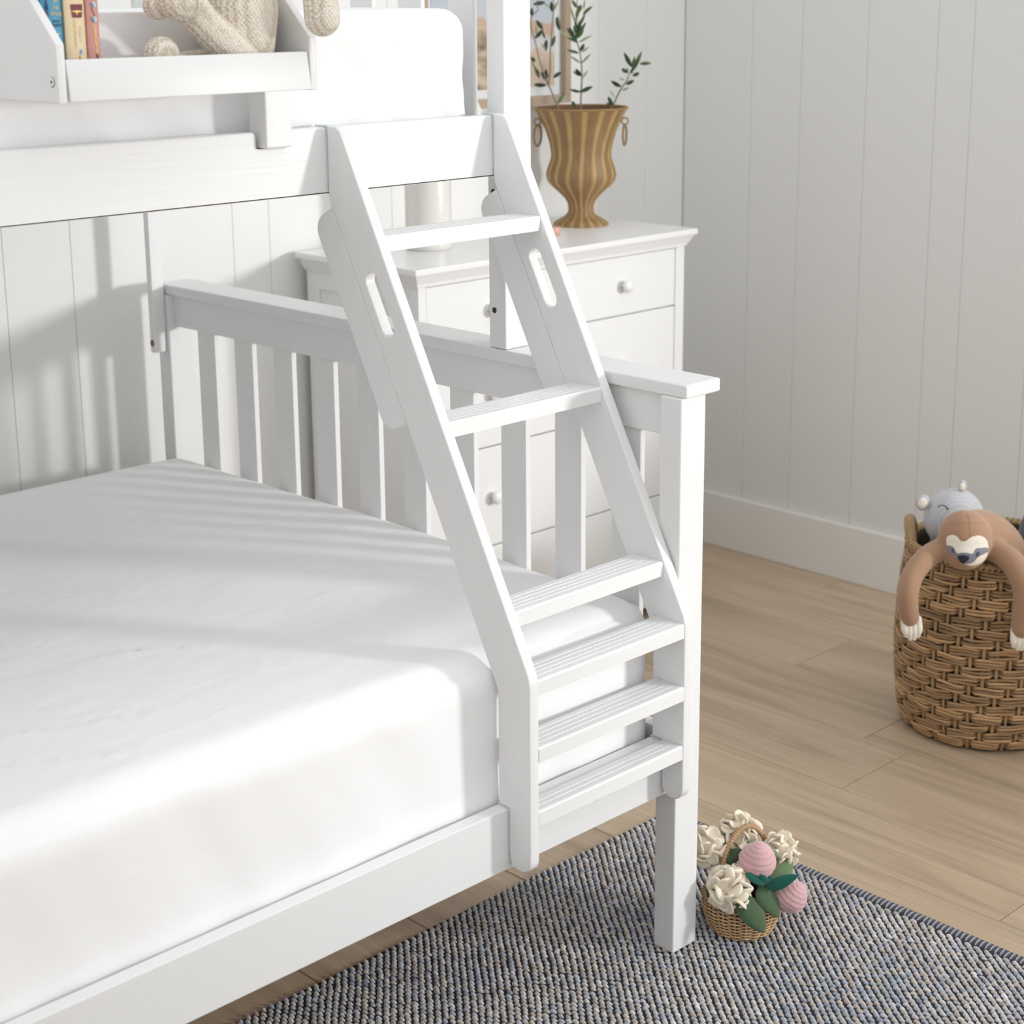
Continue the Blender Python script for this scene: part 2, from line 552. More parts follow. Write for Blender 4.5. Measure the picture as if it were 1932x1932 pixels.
for y in (WY0 - 0.02, WY1 - 0.02):
    add_box(wf, XR - 0.004, XR + 0.12, y, y + 0.02, WZ0, WZ1, 0.002)
win = from_bm('window_1', wf, M_trim); win['kind'] = 'structure'

wl = box('wall_left', -3.3, -3.2, -3.8, YB + 0.12, -0.05, 2.6, M_wall, bevel=0); wl['kind'] = 'structure'
HB = 0.153
def baseboard(name, pts):
    bm = bmesh.new()
    add_box(bm, *pts, bevel=0.003)
    o = from_bm(name, bm, M_trim); o['kind'] = 'structure'
baseboard('baseboard_right', (XR - 0.016, XR, -3.8, YB - 0.016, ZF, HB))
baseboard('baseboard_back', (-3.2, XR, YB - 0.016, YB, ZF, HB))

# ------------------------------------------------------------------ bunk bed
bed = empty('bunk_bed', (0, 0, 0))
tag(bed, 'white wooden bunk bed with slatted end panel and square posts', 'bed')
CT0, CT1 = 0.9749, 0.9971
def end_panel(dx, seen=True):
    box('post', dx + 0.0, dx + 0.061, 0.0, 0.0442, 0.0, CT0, M_paint_z, bed, 0.003, 3)
    box('post', dx + 0.0, dx + 0.061, 1.445, 1.489, 0.0 if dx < -1 else 0.0, CT0, M_paint_z, bed, 0.003, 3)
    ep = box('end_panel', dx + 0.015, dx + 0.040, 0.0442, 1.445, 0.9062, CT0, M_paint_y, bed, 0.0015)
    box('cap_rail', dx + 0.0045, dx + 0.0894, -0.0065, 1.493, CT0, CT1, M_paint_y, ep, 0.004, 3)
    for k in range(10):
        y = 0.1031 + 0.1336 * k
        box('slat', dx + 0.020, dx + 0.032, y, y + 0.0625, 0.3976, 0.9062, M_paint_z, ep, 0.0015)
    box('bottom_rail', dx + 0.015, dx + 0.040, 0.0442, 1.445, 0.2965, 0.3976, M_paint_y, ep, 0.002)
end_panel(0.0)
end_panel(-2.12)
RY0, RY1 = 0.0143, 0.0376
box('side_rail', -2.06, -0.0002, RY0, RY1, 0.2965, 0.3976, M_paint, bed, 0.0025, 3)
box('side_rail', -2.06, -0.0002, 1.452, 1.4755, 0.2965, 0.3976, M_paint, bed, 0.0025, 3)
for k in range(12):
    x = -1.98 + k * 0.172
    box('bed_slat', x, x + 0.07, RY1 + 0.0005, 1.4515, 0.283, 0.3005, M_paint_y, bed, 0.002)
# upper bunk
box('upper_post', 0.0071, 0.0721, 0.4045, 0.446, CT1 + 0.0006, 1.95, M_paint_z, bed, 0.003, 3)
box('upper_post', -0.031, -0.0004, 1.456, 1.474, 0.851, 1.95, M_paint_z, bed, 0.003, 3)
box('upper_post', -2.12, -2.06, 0.4045, 0.446, CT1 + 0.0006, 1.95, M_paint_z, bed, 0.003, 3)
box('upper_post', -2.089, -2.06, 1.456, 1.474, 0.851, 1.95, M_paint_z, bed, 0.003, 3)
UY = 0.4029
# rail with a shallow notch in its top edge where the guard post stands
rail_out = round_poly([(-2.0602, 1.3007), (0.0070, 1.3007), (0.0070, 1.4025), (-0.452, 1.4025), (-0.452, 1.3775), (-0.507, 1.3775), (-0.507, 1.4025), (-2.0602, 1.4025)],
                      [0.001, 0.001, 0.001, 0.006, 0.004, 0.004, 0.008, 0.001])
me = plate_mesh('upper_side_rail', [rail_out], 0.0233, 0.0025)
for v in me.vertices:
    x, z, t = v.co
    v.co = (x, UY + 0.01165 - t, z)
me.materials.clear(); me.materials.append(M_paint)
link(bpy.data.objects.new('upper_side_rail', me), bed)
box('upper_side_rail', -2.0602, -0.032, 1.440, 1.463, 1.3007, 1.4025, M_paint, bed, 0.0025)
box('guard_post', -0.5005, -0.4525, 0.3865, 0.4285, 1.3785, 1.95, M_paint_z, bed, 0.003, 3)
box('guard_rail', -2.06, -0.4525, 0.429, 0.446, 1.66, 1.75, M_paint, bed, 0.003)
uep = box('upper_end_rail', 0.0280, 0.0400, 0.446, 1.456, 1.3007, 1.38, M_paint_y, bed, 0.002)
k = 0
y = 0.5015
while y < 1.42:
    box('upper_slat', 0.0290, 0.0390, y, y + 0.0625, 1.3805, 1.90, M_paint_z, uep, 0.0015)
    y += 0.1336
box('upper_end_rail', 0.0260, 0.0400, 0.446, 1.456, 1.90, 1.95, M_paint_y, bed, 0.002)
for k in range(12):
    x = -2.0 + k * 0.172
    box('bed_slat', x, x + 0.07, 0.4265, 1.4395, 1.333, 1.351, M_paint_y, bed, 0.002)
# bolts and holes
def disc_x(name, x, y, z, r, mt, parent, depth=0.0006):
    V = [(x, y, z)]; Fc = []
    V = []; n = 20
    for s in (x - depth, x + depth * 0.5):
        for i in range(n):
            a = 2 * PI * i / n
            V.append((s, y + r * math.cos(a), z + r * math.sin(a)))
    Fc = [tuple(reversed(range(n))), tuple(range(n, 2 * n))] + [(i, (i + 1) % n, n + (i + 1) % n, n + i) for i in range(n)]
    return mk(name, V, Fc, mt, parent)
disc_x('bolt_hole', 0.0071, 0.4325, 1.0645, 0.0052, M_dark, bed)
disc_x('bolt_hole', 0.0071, 0.4325, 1.2700, 0.0052, M_dark, bed)
disc_x('bolt_hole', -0.031, 1.4655, 0.872, 0.0072, M_dark, bed)
disc_x('bolt', -0.0315, 1.4650, 0.8715, 0.0050, M_brass, bed)
disc_x('bolt', -0.031, 1.4650, 1.075, 0.0048, M_lacq, bed, 0.0012)

# ------------------------------------------------------------------ ladder
lad = empty('bunk_ladder', (-0.19, 0.0, 0.3013))
tag(lad, 'white wooden ladder with six grooved treads hooked over both side rails', 'ladder')
def front(z): return 0.2239 + 0.5174 * (z - 1.1158)
def back(z): return 0.2235 + 0.5174 * (z - 0.9511)
out = round_poly([(-0.0338, 0.3013), (-0.0338, 0.6177), (front(1.4045), 1.4045), (0.4007, 1.4045), (0.4007, 1.2936), (0.0340, 0.5848), (0.0340, 0.3998), (0.0121, 0.3998), (0.0121, 0.3013)],
                 [0.022, 0.06, 0.05, 0.004, 0.03, 0.02, 0.003, 0.003, 0.020], 8)
c1, c2, r = (0.3035, 1.1745), (0.2675, 1.1065), 0.0138
ax = math.atan2(c1[1] - c2[1], c1[0] - c2[0])
slot = [(c1[0] + r * math.cos(ax - PI / 2 + PI * i / 10), c1[1] + r * math.sin(ax - PI / 2 + PI * i / 10)) for i in range(11)] + \
       [(c2[0] + r * math.cos(ax + PI / 2 + PI * i / 10), c2[1] + r * math.sin(ax + PI / 2 + PI * i / 10)) for i in range(11)]
nrm = Vector((1, -0.5174)).normalized(); w = 0.054; g = 0.0009
A = (back(1.280) + g, 1.280); D = (back(0.9640) + g, 0.9640)
board = round_poly([A, (A[0] + nrm.x * w, A[1] + nrm.y * w), (D[0] + nrm.x * w, D[1] + nrm.y * w), D], [0.003, 0.042, 0.042, 0.003], 10)
bracket_u = [(0.4008, 1.315), (0.4027, 1.315), (0.4027, 1.4029), (0.4285, 1.4029), (0.4285, 1.4052), (0.4008, 1.4052)]
bracket_l = [(0.0122, 0.325), (0.0141, 0.325), (0.0141, 0.3980), (0.0380, 0.3980), (0.0380, 0.3997), (0.0122, 0.3997)]
for x0, x1 in ((-0.3758, -0.3565), (-0.0225, -0.0032)):
    s = yz_plate('side_rail', [out, slot], x0, x1, M_paint_z, None, 0.0022)
    world_part(s, lad)
    h = yz_plate('hand_grip', [board], x0 + 0.0006, x1 - 0.0006, M_paint_z, None, 0.002)
    world_part(h, lad)
    for bp_, nm in ((bracket_u, 'hook_bracket'), (bracket_l, 'hook_bracket')):
        o = yz_plate(nm, [bp_], x0 - 0.0006, x1 + 0.0006, M_bracket, None, 0.0003)
        o['label'] = 'pale blue-grey bracket'
        world_part(o, lad)
RUNG = [(0.2892, 1.2432, .064), (0.1507, 0.9752, .064), (0.0140, 0.7082, .064), (-0.0325, 0.6130, .0625), (-0.0341, 0.5056, .0625), (-0.0332, 0.4020, .0435)]
for ry, rz, dp in RUNG:
    pts = [(ry, rz - 0.0242), (ry, rz - 0.003), (ry + 0.003, rz)]
    ng = 4
    for q in range(ng):
        yy = ry + 0.013 + q * 0.0115
        if yy > ry + dp - 0.008: break
        pts += [(yy, rz), (yy + 0.0007, rz - 0.0016), (yy + 0.0022, rz - 0.0016), (yy + 0.0029, rz)]
    pts += [(ry + dp - 0.003, rz), (ry + dp, rz - 0.003), (ry + dp, rz - 0.0242)]
    o = yz_plate('tread', [pts], -0.3563, -0.0227, M_paint, None, 0.0004)
    world_part(o, lad)

# ------------------------------------------------------------------ mattresses
def soft_box(name, x0, x1, y0, y1, z0, z1, R, step, disp, mt, parent=None):
    lo = np.array([x0, y0, z0]); hi = np.array([x1, y1, z1])
    V = []; Fc = []
    for ax in range(3):
        a, b = [i for i in range(3) if i != ax]
        na = max(2, int((hi[a] - lo[a]) / step)); nb = max(2, int((hi[b] - lo[b]) / step))
        for side in (0, 1):
            o = len(V)
            for i in range(na + 1):
                for j in range(nb + 1):
                    p = np.zeros(3); p[ax] = hi[ax] if side else lo[ax]
                    p[a] = lo[a] + (hi[a] - lo[a]) * i / na; p[b] = lo[b] + (hi[b] - lo[b]) * j / nb
                    inn = np.clip(p, lo + R, hi - R); d = p - inn; L = math.sqrt((d * d).sum())
                    nn = d / L
                    q = inn + nn * R
                    q = q + nn * disp(q, nn)
                    V.append(q)
            flip = (side == 1) ^ (ax == 1)
            for i in range(na):
                for j in range(nb):
                    f = (o + i * (nb + 1) + j, o + (i + 1) * (nb + 1) + j, o + (i + 1) * (nb + 1) + j + 1, o + i * (nb + 1) + j + 1)
                    Fc.append(f if flip else f[::-1])
    me = bpy.data.meshes.new(name)
    me.from_pydata([tuple(v) for v in V], [], Fc)
    bm = bmesh.new(); bm.from_mesh(me)
    bmesh.ops.remove_doubles(bm, verts=bm.verts, dist=1e-4)
    bmesh.ops.recalc_face_normals(bm, faces=bm.faces)
    bm.to_mesh(me); bm.free()
    me.shade_smooth(); me.materials.append(mt)
    return link(bpy.data.objects.new(name, me), parent)

def crease(x, y, ax, ay, bx, by, width, depth):
    """a pressed fold line in the sheet from a to b: signed offset"""
    dx, dy = bx - ax, by - ay; L = math.hypot(dx, dy)
    t = ((x - ax) * dx + (y - ay) * dy) / (L * L)
    if t < -0.05 or t > 1.05: return 0
    d = ((x - ax) * dy - (y - ay) * dx) / L + 0.006 * math.sin(t * 7)
    f = max(0.0, min(1.0, min(t + 0.05, 1.05 - t) * 8))
    return f * depth * math.exp(-(d / width) ** 2) * (1 if d > 0 else -0.4)

CREASES = [(-1.25, 0.28, -0.92, 0.13, .007, .003), (-1.30, 0.42, -0.85, 0.20, .007, .003), (-0.90, 0.95, -0.55, 0.62, .009, .002),
           (-0.55, 1.12, -0.12, 0.75, .008, .0025), (-0.42, 0.70, -0.20, 0.45, .008, .002), (-0.80, 0.45, -0.62, 0.36, .006, .003), (-1.0, 1.2, -0.6, 0.9, .009, .002)]
def disp_low(q, nn):
    x, y, z = q
    v = noise.noise(Vector((x * 2.2, y * 2.2, z * 3))) * 0.008
    c, s = math.cos(0.6), math.sin(0.6)
    u = x * c + y * s; w_ = -x * s + y * c
    v += noise.noise(Vector((u * 3.5, w_ * 9, z * 4 + 5))) * 0.0016
    side = 1 - abs(nn[2])
    if nn[2] > 0.6:
        for cr in CREASES: v += crease(x, y, *cr)
        v += 0.012 * (1 - ((x + 1.0) / 1.0) ** 4) * (1 - ((y - 0.75) / 0.71) ** 4) - 0.006
    if side > 0.3:
        v += side * noise.noise(Vector((x * 13 + z * 5, y * 13, z * 2.5))) * 0.0035
        if nn[0] > 0.3: v = min(v, 0.003) - 0.001
    return v
mat1 = soft_box('lower_mattress', -1.99, 0.0145, 0.046, 1.436, 0.302, 0.638, 0.062, 0.0125, disp_low, M_sheet)
tag(mat1, 'wide mattress under a creased white fitted sheet on the lower bunk', 'mattress')
def disp_up(q, nn):
    x, y, z = q
    v = noise.noise(Vector((x * 3, y * 3, z * 3 + 9))) * 0.005
    side = 1 - abs(nn[2])
    v += side * noise.noise(Vector((x * 9 + z * 9, y * 9, z * 4))) * 0.010
    v += side * noise.noise(Vector((x * 24 + z * 20, y * 20, z * 6))) * 0.0035
    return v
mat2 = soft_box('upper_mattress', -2.0, -0.014, 0.452, 1.425, 1.352, 1.577, 0.042, 0.011, disp_up, M_sheet)
tag(mat2, 'narrower mattress in a rumpled white sheet on the top bunk', 'mattress')

# ------------------------------------------------------------------ hanging bookshelf, books, knitted toy
sh = empty('hanging_bookshelf', (-0.71, 0.32, 1.469))
tag(sh, 'white wooden tray shelf hung on the guard post of the top bunk', 'shelf')
prof = round_poly([(0.2498, 1.4692), (0.2502, 1.5420), (0.385, 1.674), (0.402, 1.674), (0.402, 1.4692)], [0.001, 0.001, 0.01, 0.001, 0.001], 4)
for x0, x1 in ((-0.9185, -0.9063), (-0.5200, -0.5075)):
    o = yz_plate('side_panel', [prof], x0, x1, M_paint_z, None, 0.0012)
    world_part(o, sh)
lip = round_poly([(0.2465, 1.4705), (0.2540, 1.5228), (0.2630, 1.5228), (0.2585, 1.4705)], [0.001, 0.002, 0.002, 0.001], 3)
o = yz_plate('front_lip', [lip], -0.9035, -0.5215, M_paint, None, 0.0010); world_part(o, sh)
world_part(box('shelf_board', -0.9062, -0.5201, 0.2600, 0.3995, 1.4735, 1.4835, M_paint), sh)
world_part(box('back_board', -0.9062, -0.5201, 0.3720, 0.3840, 1.4845, 1.5790, M_paint), sh)
o = disc_x('bolt', -0.9186, 0.2640, 1.4955, 0.0066, M_dark, None, 0.0004); world_part(o, sh)
o2 = disc_x('bolt_cap', -0.9189, 0.2640, 1.4958, 0.0059, M_lacq, None, 0.0006); world_part(o2, sh)
o3 = disc_x('bolt_socket', -0.9195, 0.2640, 1.4958, 0.0019, M_dark, None, 0.0003); world_part(o3, sh)

def cover_mat(name, col, col2=None):
    return mat(name, col, 0.45, bump=((300, 300, 300), 0.1, 0.0005), var=(col2, (9, 9, 9), 0.5) if col2 else None)
M_bblue = cover_mat('blue_cloth_cover', (0.075, 0.33, 0.52), (0.04, 0.22, 0.40))
M_bcream = cover_mat('cream_cloth_cover', (0.82, 0.66, 0.42))
M_bpink = cover_mat('dusty_pink_cover', (0.62, 0.30, 0.26))
M_bteal = cover_mat('teal_cover_edge', (0.06, 0.22, 0.20))
M_bbrown = cover_mat('brown_cover_edge', (0.30, 0.09, 0.03))
M_gold = mat('gold_foil', (0.78, 0.56, 0.14), 0.4, metallic=0.25)
M_maroon = mat('maroon_print', (0.20, 0.03, 0.05), 0.5)
M_palegold = mat('pale_gold_print', (0.72, 0.60, 0.36), 0.5)
M_navy = mat('navy_print', (0.02, 0.06, 0.14), 0.5)
M_bird = mat('pale_blue_print', (0.55, 0.68, 0.66), 0.5)
M_birdd = mat('grey_blue_print', (0.16, 0.28, 0.36), 0.5)
M_orange = mat('rust_print', (0.62, 0.20, 0.07), 0.5)
M_page = mat('book_pages', (0.80, 0.76, 0.66), 0.8)
M_rose = mat('dark_rose_print', (0.36, 0.10, 0.12), 0.5)

def book(label, x0, x1, y0, h, cover, edge, tilt=0.0):
    z0 = 1.4840
    r = empty('book', ((x0 + x1) / 2, y0 + 0.03, z0))
    tag(r, label, 'book', 'storybooks on the hanging shelf')
    w = x1 - x0
    # cover: a spine rounded towards the reader, two boards
    pr = [(-w / 2, 0.068), (-w / 2, 0.003)] + [(-w / 2 * math.cos(a), 0.003 - 0.0035 * math.sin(a)) for a in (0.5, 1.0, 1.57, 2.14, 2.64)] + [(w / 2, 0.003), (w / 2, 0.068)]
    t = 0.0017
    inner = [(w / 2 - t, 0.068), (w / 2 - t, 0.005), (-w / 2 + t, 0.005), (-w / 2 + t, 0.068)]
    me = plate_mesh('cover', [pr + inner], h, 0.0)
    for v in me.vertices:
        a, b, c = v.co
        v.co = (a, b - 0.03, c + h / 2)
    me.materials.clear(); me.materials.append(cover)
    o = bpy.data.objects.new('cover', me); link(o, r)
    box('pages', -w / 2 + t + 0.0002, w / 2 - t - 0.0002, 0.0055 - 0.03, 0.066 - 0.03, 0.002, h - 0.003, M_page, r, 0)
    return r, (y0 - 0.03) * 0
def flat(name, pts, x, z, parent, mt, y=-0.0312, k=1.0):
    """flat print on a spine: outline in (x, z)"""
    me = plate_mesh(name, [[(p[0] * k, p[1] * k) for p in pts]], 0.0004, 0)
    for v in me.vertices:
        a, b, c = v.co
        v.co = (x + a, y - c, z + b)
    me.materials.clear(); me.materials.append(mt)
    return link(bpy.data.objects.new(name, me), parent)
def ell(rx, rz, n=20, rot=0.0):
    return [(rx * math.cos(2 * PI * i / n) * math.cos(rot) - rz * math.sin(2 * PI * i / n) * math.sin(rot),
             rx * math.cos(2 * PI * i / n) * math.sin(rot) + rz * math.sin(2 * PI * i / n) * math.cos(rot)) for i in range(n)]
UP = (PI / 2, 0, 0)
DOWN = (PI / 2, PI / 2, 0)
YS = -0.0312
bk, _ = book('blue hardback with gold and navy spine lettering, nearest the left side panel', -0.9040, -0.8750, 0.302, 0.19, M_bblue, M_bteal)
for body, z, s, mt_ in (('CALL', 0.1400, 0.0070, M_gold), ('of', 0.1285, 0.0070, M_gold), ('the', 0.1200, 0.0072, M_palegold), ('Wild', 0.1120, 0.0082, M_palegold)):
    text('spine_title', body, s, (0.004, YS, z - 0.0175), UP, mt_, bk)
text('author_name', 'JACK', 0.0046, (0.004, YS, 0.0855), UP, M_navy, bk)
text('author_name', 'LONDON', 0.0046, (0.0042, YS, 0.0805), UP, M_navy, bk)
flat('printed_star', [(0, .004), (.0005, .0005), (.004, 0), (.0005, -.0005), (0, -.004), (-.0005, -.0005), (-.004, 0), (-.0005, .0005)], 0.006, 0.070, bk, M_bird)
flat('printed_tree', [(-.0025, -.012), (.0025, -.012), (.0012, -.004), (.003, -.004), (.0010, .003), (.002, .003), (0, .012), (-.002, .003), (-.0010, .003), (-.003, -.004), (-.0012, -.004)], -0.0085, 0.103, bk, M_navy)
bk, _ = book('cream hardback with a treasure chest and parrot on its spine, between the other two', -0.8725, -0.8430, 0.300, 0.19, M_bcream, M_bbrown)
flat('printed_chest', [(-.0065, .006), (.0065, .006), (.0062, -.0002), (-.0060, -.0002)], 0.0015, 0.0985, bk, M_maroon, k=1.3)
flat('printed_chest', [(-.0060, -.0014), (.0062, -.0014), (.0050, -.0068), (-.0048, -.0068)], 0.0015, 0.0985, bk, M_maroon, k=1.3)
flat('printed_gold', [(-.005, .0004), (-.003, -.0004), (-.0013, .0010), (.0004, .0002), (.002, .0008), (.004, -.0002), (.0055, .0004), (.004, -.0014), (.001, -.0012), (0, -.0045), (-.001, -.0012), (-.0045, -.0012)], 0.0015, 0.0980, bk, M_gold, y=YS - 0.0003, k=1.3)
text('author_name', 'Robert', 0.0072, (0.0058, YS, 0.0695), DOWN, M_page, bk, 0.25)
text('author_name', 'Louis Stevenson', 0.0054, (-0.0020, YS, 0.0695), DOWN, M_palegold, bk, 0.25)
text('spine_title', 'TREASURE ISLAND', 0.0075, (0.0015, YS, 0.150), DOWN, M_gold, bk)
flat('printed_parrot', [(-.0028, -.0050), (-.0015, -.0045), (.0012, -.0010), (.0030, .0022), (.0022, .0048), (0, .0052), (-.0016, .0030), (-.0020, -.0005)], 0.0050, 0.0455, bk, M_bird)
flat('printed_wing', [(-.0016, -.0030), (.0010, -.0002), (.0006, .0024), (-.0012, .0018)], 0.0045, 0.0465, bk, M_birdd, y=YS - 0.0003)
star = []
for i in range(10):
    a = PI / 2 + i * PI / 5; rr = 0.0060 if i % 2 == 0 else 0.0026
    star.append((rr * math.cos(a), rr * math.sin(a)))
flat('printed_starfish', star, 0.0020, 0.0355, bk, M_orange)
bk, _ = book('dusty pink hardback with teacups and gold script on its spine, right-hand of the row', -0.8415, -0.8225, 0.300, 0.19, M_bpink, M_bbrown)
for z in (0.1055, 0.0870):
    flat('printed_teacup', ell(0.0034, 0.0037), 0.0012, z, bk, M_bird)
    flat('printed_shade', ell(0.0020, 0.0034, rot=0.5), -0.0010, z - 0.0004, bk, M_birdd, y=YS - 0.0003)
tube('printed_spoon', [(-0.0018, YS, 0.1015), (-0.0016, YS, 0.0985), (0.0012, YS, 0.0945), (0.0014, YS, 0.0910)], 0.0005, M_rose, bk, 6)
text('author_name', 'Lewis', 0.0074, (0.0012, YS, 0.0725), DOWN, M_gold, bk, 0.35)
text('author_name', 'Carroll', 0.0070, (0.0018, YS, 0.0548), DOWN, M_gold, bk, 0.35)
flat('printed_rose', ell(0.0016, 0.0028), 0.0022, 0.0415, bk, M_rose)
flat('printed_leaf', ell(0.0008, 0.0050, rot=0.2), 0.0026, 0.0370, bk, M_rose)
flat('printed_rose', ell(0.0018, 0.0022), -0.0010, 0.0360, bk, M_rose)

# knitted toy sitting in the shelf
kn = empty('knitted_toy', (-0.60, 0.32, 1.4838))
tag(kn, 'cream knitted soft toy sitting in the hanging shelf with one arm over its end', 'soft toy')
def kpart(name, shapes, voxel=0.0026):
    o = blob(name, shapes, voxel, M_knit)
    return world_part(o, kn)
kpart('torso', [('t', [(-0.585, 0.320, 1.532), (-0.583, 0.320, 1.580), (-0.580, 0.322, 1.640), (-0.578, 0.322, 1.700)], [0.047, 0.052, 0.047, 0.038])])
kpart('head', [('e', (-0.575, 0.322, 1.765), (0.055, 0.045, 0.050)), ('e', (-0.615, 0.325, 1.810), (0.016, 0.010, 0.022)), ('e', (-0.535, 0.325, 1.810), (0.016, 0.010, 0.022))], 0.004)
kpart('leg', [('t', [(-0.590, 0.300, 1.510), (-0.630, 0.295, 1.535), (-0.668, 0.292, 1.565), (-0.692, 0.292, 1.590)], [0.027, 0.027, 0.024, 0.026]),
              ('e', (-0.705, 0.290, 1.592), (0.030, 0.026, 0.026))])
kpart('arm', [('t', [(-0.640, 0.318, 1.680), (-0.690, 0.318, 1.640), (-0.715, 0.318, 1.605), (-0.722, 0.318, 1.588)], [0.019, 0.018, 0.018, 0.0205])])
kpart('leg', [('t', [(-0.610, 0.335, 1.508), (-0.660, 0.335, 1.506), (-0.705, 0.322, 1.506)], [0.022, 0.0215, 0.018]),
              ('e', (-0.728, 0.305, 1.522), (0.026, 0.022, 0.026))])
kpart('arm', [('t', [(-0.540, 0.300, 1.700), (-0.527, 0.262, 1.655), (-0.521, 0.228, 1.615), (-0.518, 0.222, 1.568)], [0.019, 0.021, 0.0235, 0.0255])])
# stitched seam around the raised foot
sp = [(-0.6925 + 0.004 * math.sin(a), 0.2905 - 0.0275 * math.cos(a), 1.588 + 0.0265 * math.sin(a)) for a in np.linspace(-1.7, 1.7, 20)]
world_part(tube('seam', sp, 0.0009, M_knit, None, 6), kn)

# ------------------------------------------------------------------ dresser
dr = empty('dresser', (0.911, 1.35, ZF))
tag(dr, 'white chest of drawers with moulded top behind the bed end', 'dresser')
DX0, DX1, DY0, DY1, DZ = 0.4557, 1.366, 1.146, 1.545, 1.0135
def dpart(o): return world_part(o, dr)
bm = bmesh.new()
add_box(bm, 0.4297, 1.392, 1.1233, 1.556, 0.9985, DZ, 0.003)
# cove under the slab
def frustum(bm, a, b, z0, z1):
    vs = []
    for (x0, x1, y0, y1), z in ((a, z0), (b, z1)):
        vs += [bm.verts.new((x0, y0, z)), bm.verts.new((x1, y0, z)), bm.verts.new((x1, y1, z)), bm.verts.new((x0, y1, z))]
    for q in ((0, 1, 5, 4), (1, 2, 6, 5), (2, 3, 7, 6), (3, 0, 4, 7), (4, 5, 6, 7), (3, 2, 1, 0)):
        bm.faces.new([vs[i] for i in q])
frustum(bm, (0.447, 1.3745, 1.1385, 1.55), (0.436, 1.3855, 1.129, 1.55), 0.978, 0.9985)
add_box(bm, 0.450, 1.3718, 1.1415, 1.55, 0.9705, 0.978, 0.0015)
dpart(from_bm('moulded_top', bm, M_lacq))
bm = bmesh.new()
add_box(bm, DX0 + 0.0055, DX1 - 0.0055, DY0 + 0.0145, DY1 - 0.001, ZF + 0.06, 0.9700)          # core
for x0, x1 in ((DX0, 0.4785), (0.9015, 0.9225), (1.3325, DX1)):
    add_box(bm, x0, x1, DY0, DY0 + 0.03, ZF, 0.9705, 0.0015)
for x0, x1 in ((0.4785, 0.9015), (0.9225, 1.3325)):
    for z0, z1 in ((0.9675, 0.9702), (ZF + 0.03, 0.0765)):
        add_box(bm, x0 + 0.0001, x1 - 0.0001, DY0 + 0.0005, DY0 + 0.0293, z0, z1)
for x0, x1 in ((DX0, DX0 + 0.008), (DX1 - 0.008, DX1)):
    add_box(bm, x0, x1, DY0 + 0.0301, DY0 + 0.045, ZF, 0.9705, 0.001)
    add_box(bm, x0, x1, DY1 - 0.045, DY1, ZF, 0.9705, 0.001)
    add_box(bm, x0, x1, DY0 + 0.045, DY1 - 0.045, 0.928, 0.9705, 0.001)
    add_box(bm, x0, x1, DY0 + 0.045, DY1 - 0.045, ZF + 0.03, 0.09, 0.001)
dpart(from_bm('body', bm, M_lacq))
knob_prof = [(0.0001, 0.026), (0.008, 0.0255), (0.0145, 0.022), (0.0165, 0.017), (0.014, 0.012), (0.008, 0.009), (0.0068, 0.005), (0.0085, 0.0), (0.0001, 0.0)]
KV, KF = lathe_data(knob_prof, 24)
KV = [(a, -c, b) for a, b, c in KV]
kme = bpy.data.meshes.new('knob'); kme.from_pydata(KV, [], KF); kme.shade_smooth(); kme.materials.append(M_lacq)
for x0, x1 in ((0.4800, 0.9000), (0.9240, 1.3310)):
    for z0, z1 in ((0.8205, 0.9660), (0.5675, 0.8170), (0.3225, 0.5640), (0.0780, 0.3190)):
        d = box('drawer', x0, x1, DY0 + 0.0015, DY0 + 0.0138, z0, z1, M_lacq, None, 0.0028, 3)
        dpart(d)
        kx = (x0 + x1) / 2 + (0.006 if x0 > .9 else -0.012)
        kb = bpy.data.objects.new('knob', kme); link(kb, d); kb.location = (kx, DY0 + 0.0015, (z0 + z1) / 2)

# ------------------------------------------------------------------ lamp
M_ceramic = mat('glazed_white_ceramic', (0.74, 0.72, 0.68), 0.16, bump=((160, 160, 160), 0.5, 0.0012), coat=0.3)
M_shade = mat('cream_linen_shade', (0.80, 0.77, 0.70), 0.8, bump=((500, 500, 500), 0.2, 0.0006))
lp = empty('table_lamp', (0.68, 1.36, DZ))
tag(lp, 'white ceramic table lamp with cylinder base and cream shade on the dresser', 'lamp')
lathe('base', [(0.0001, 0.0), (0.052, 0.0), (0.0545, 0.004), (0.0555, 0.012), (0.0555, 0.262), (0.053, 0.268), (0.045, 0.270), (0.0001, 0.270)], M_ceramic, lp, 48)
lathe('neck', [(0.0001, 0.2705), (0.009, 0.2705), (0.009, 0.36), (0.0001, 0.36)], M_brass, lp, 16)
lathe('lamp_shade', [(0.137, 0.300), (0.139, 0.302), (0.066, 0.465), (0.064, 0.463), (0.136, 0.302), (0.137, 0.300)], M_shade, lp, 64)
for a in range(3):
    q = a * 2 * PI / 3 + 0.3
    tube('shade_spoke', [(0.009 * math.cos(q), 0.009 * math.sin(q), 0.35), (0.118 * math.cos(q), 0.118 * math.sin(q), 0.340)], 0.0015, M_brass, lp, 6)

# small blush jar beside the urn
M_blush = mat('blush_ceramic', (0.68, 0.38, 0.30), 0.35)
jar = lathe('small_jar', [(0.0001, 0.0), (0.017, 0.0), (0.021, 0.004), (0.022, 0.016), (0.020, 0.021), (0.018, 0.021), (0.018, 0.006), (0.0001, 0.006)], M_blush, None, 28, loc=(1.050, 1.312, DZ))
tag(jar, 'small blush pink jar on the dresser in front of the wicker urn', 'jar')

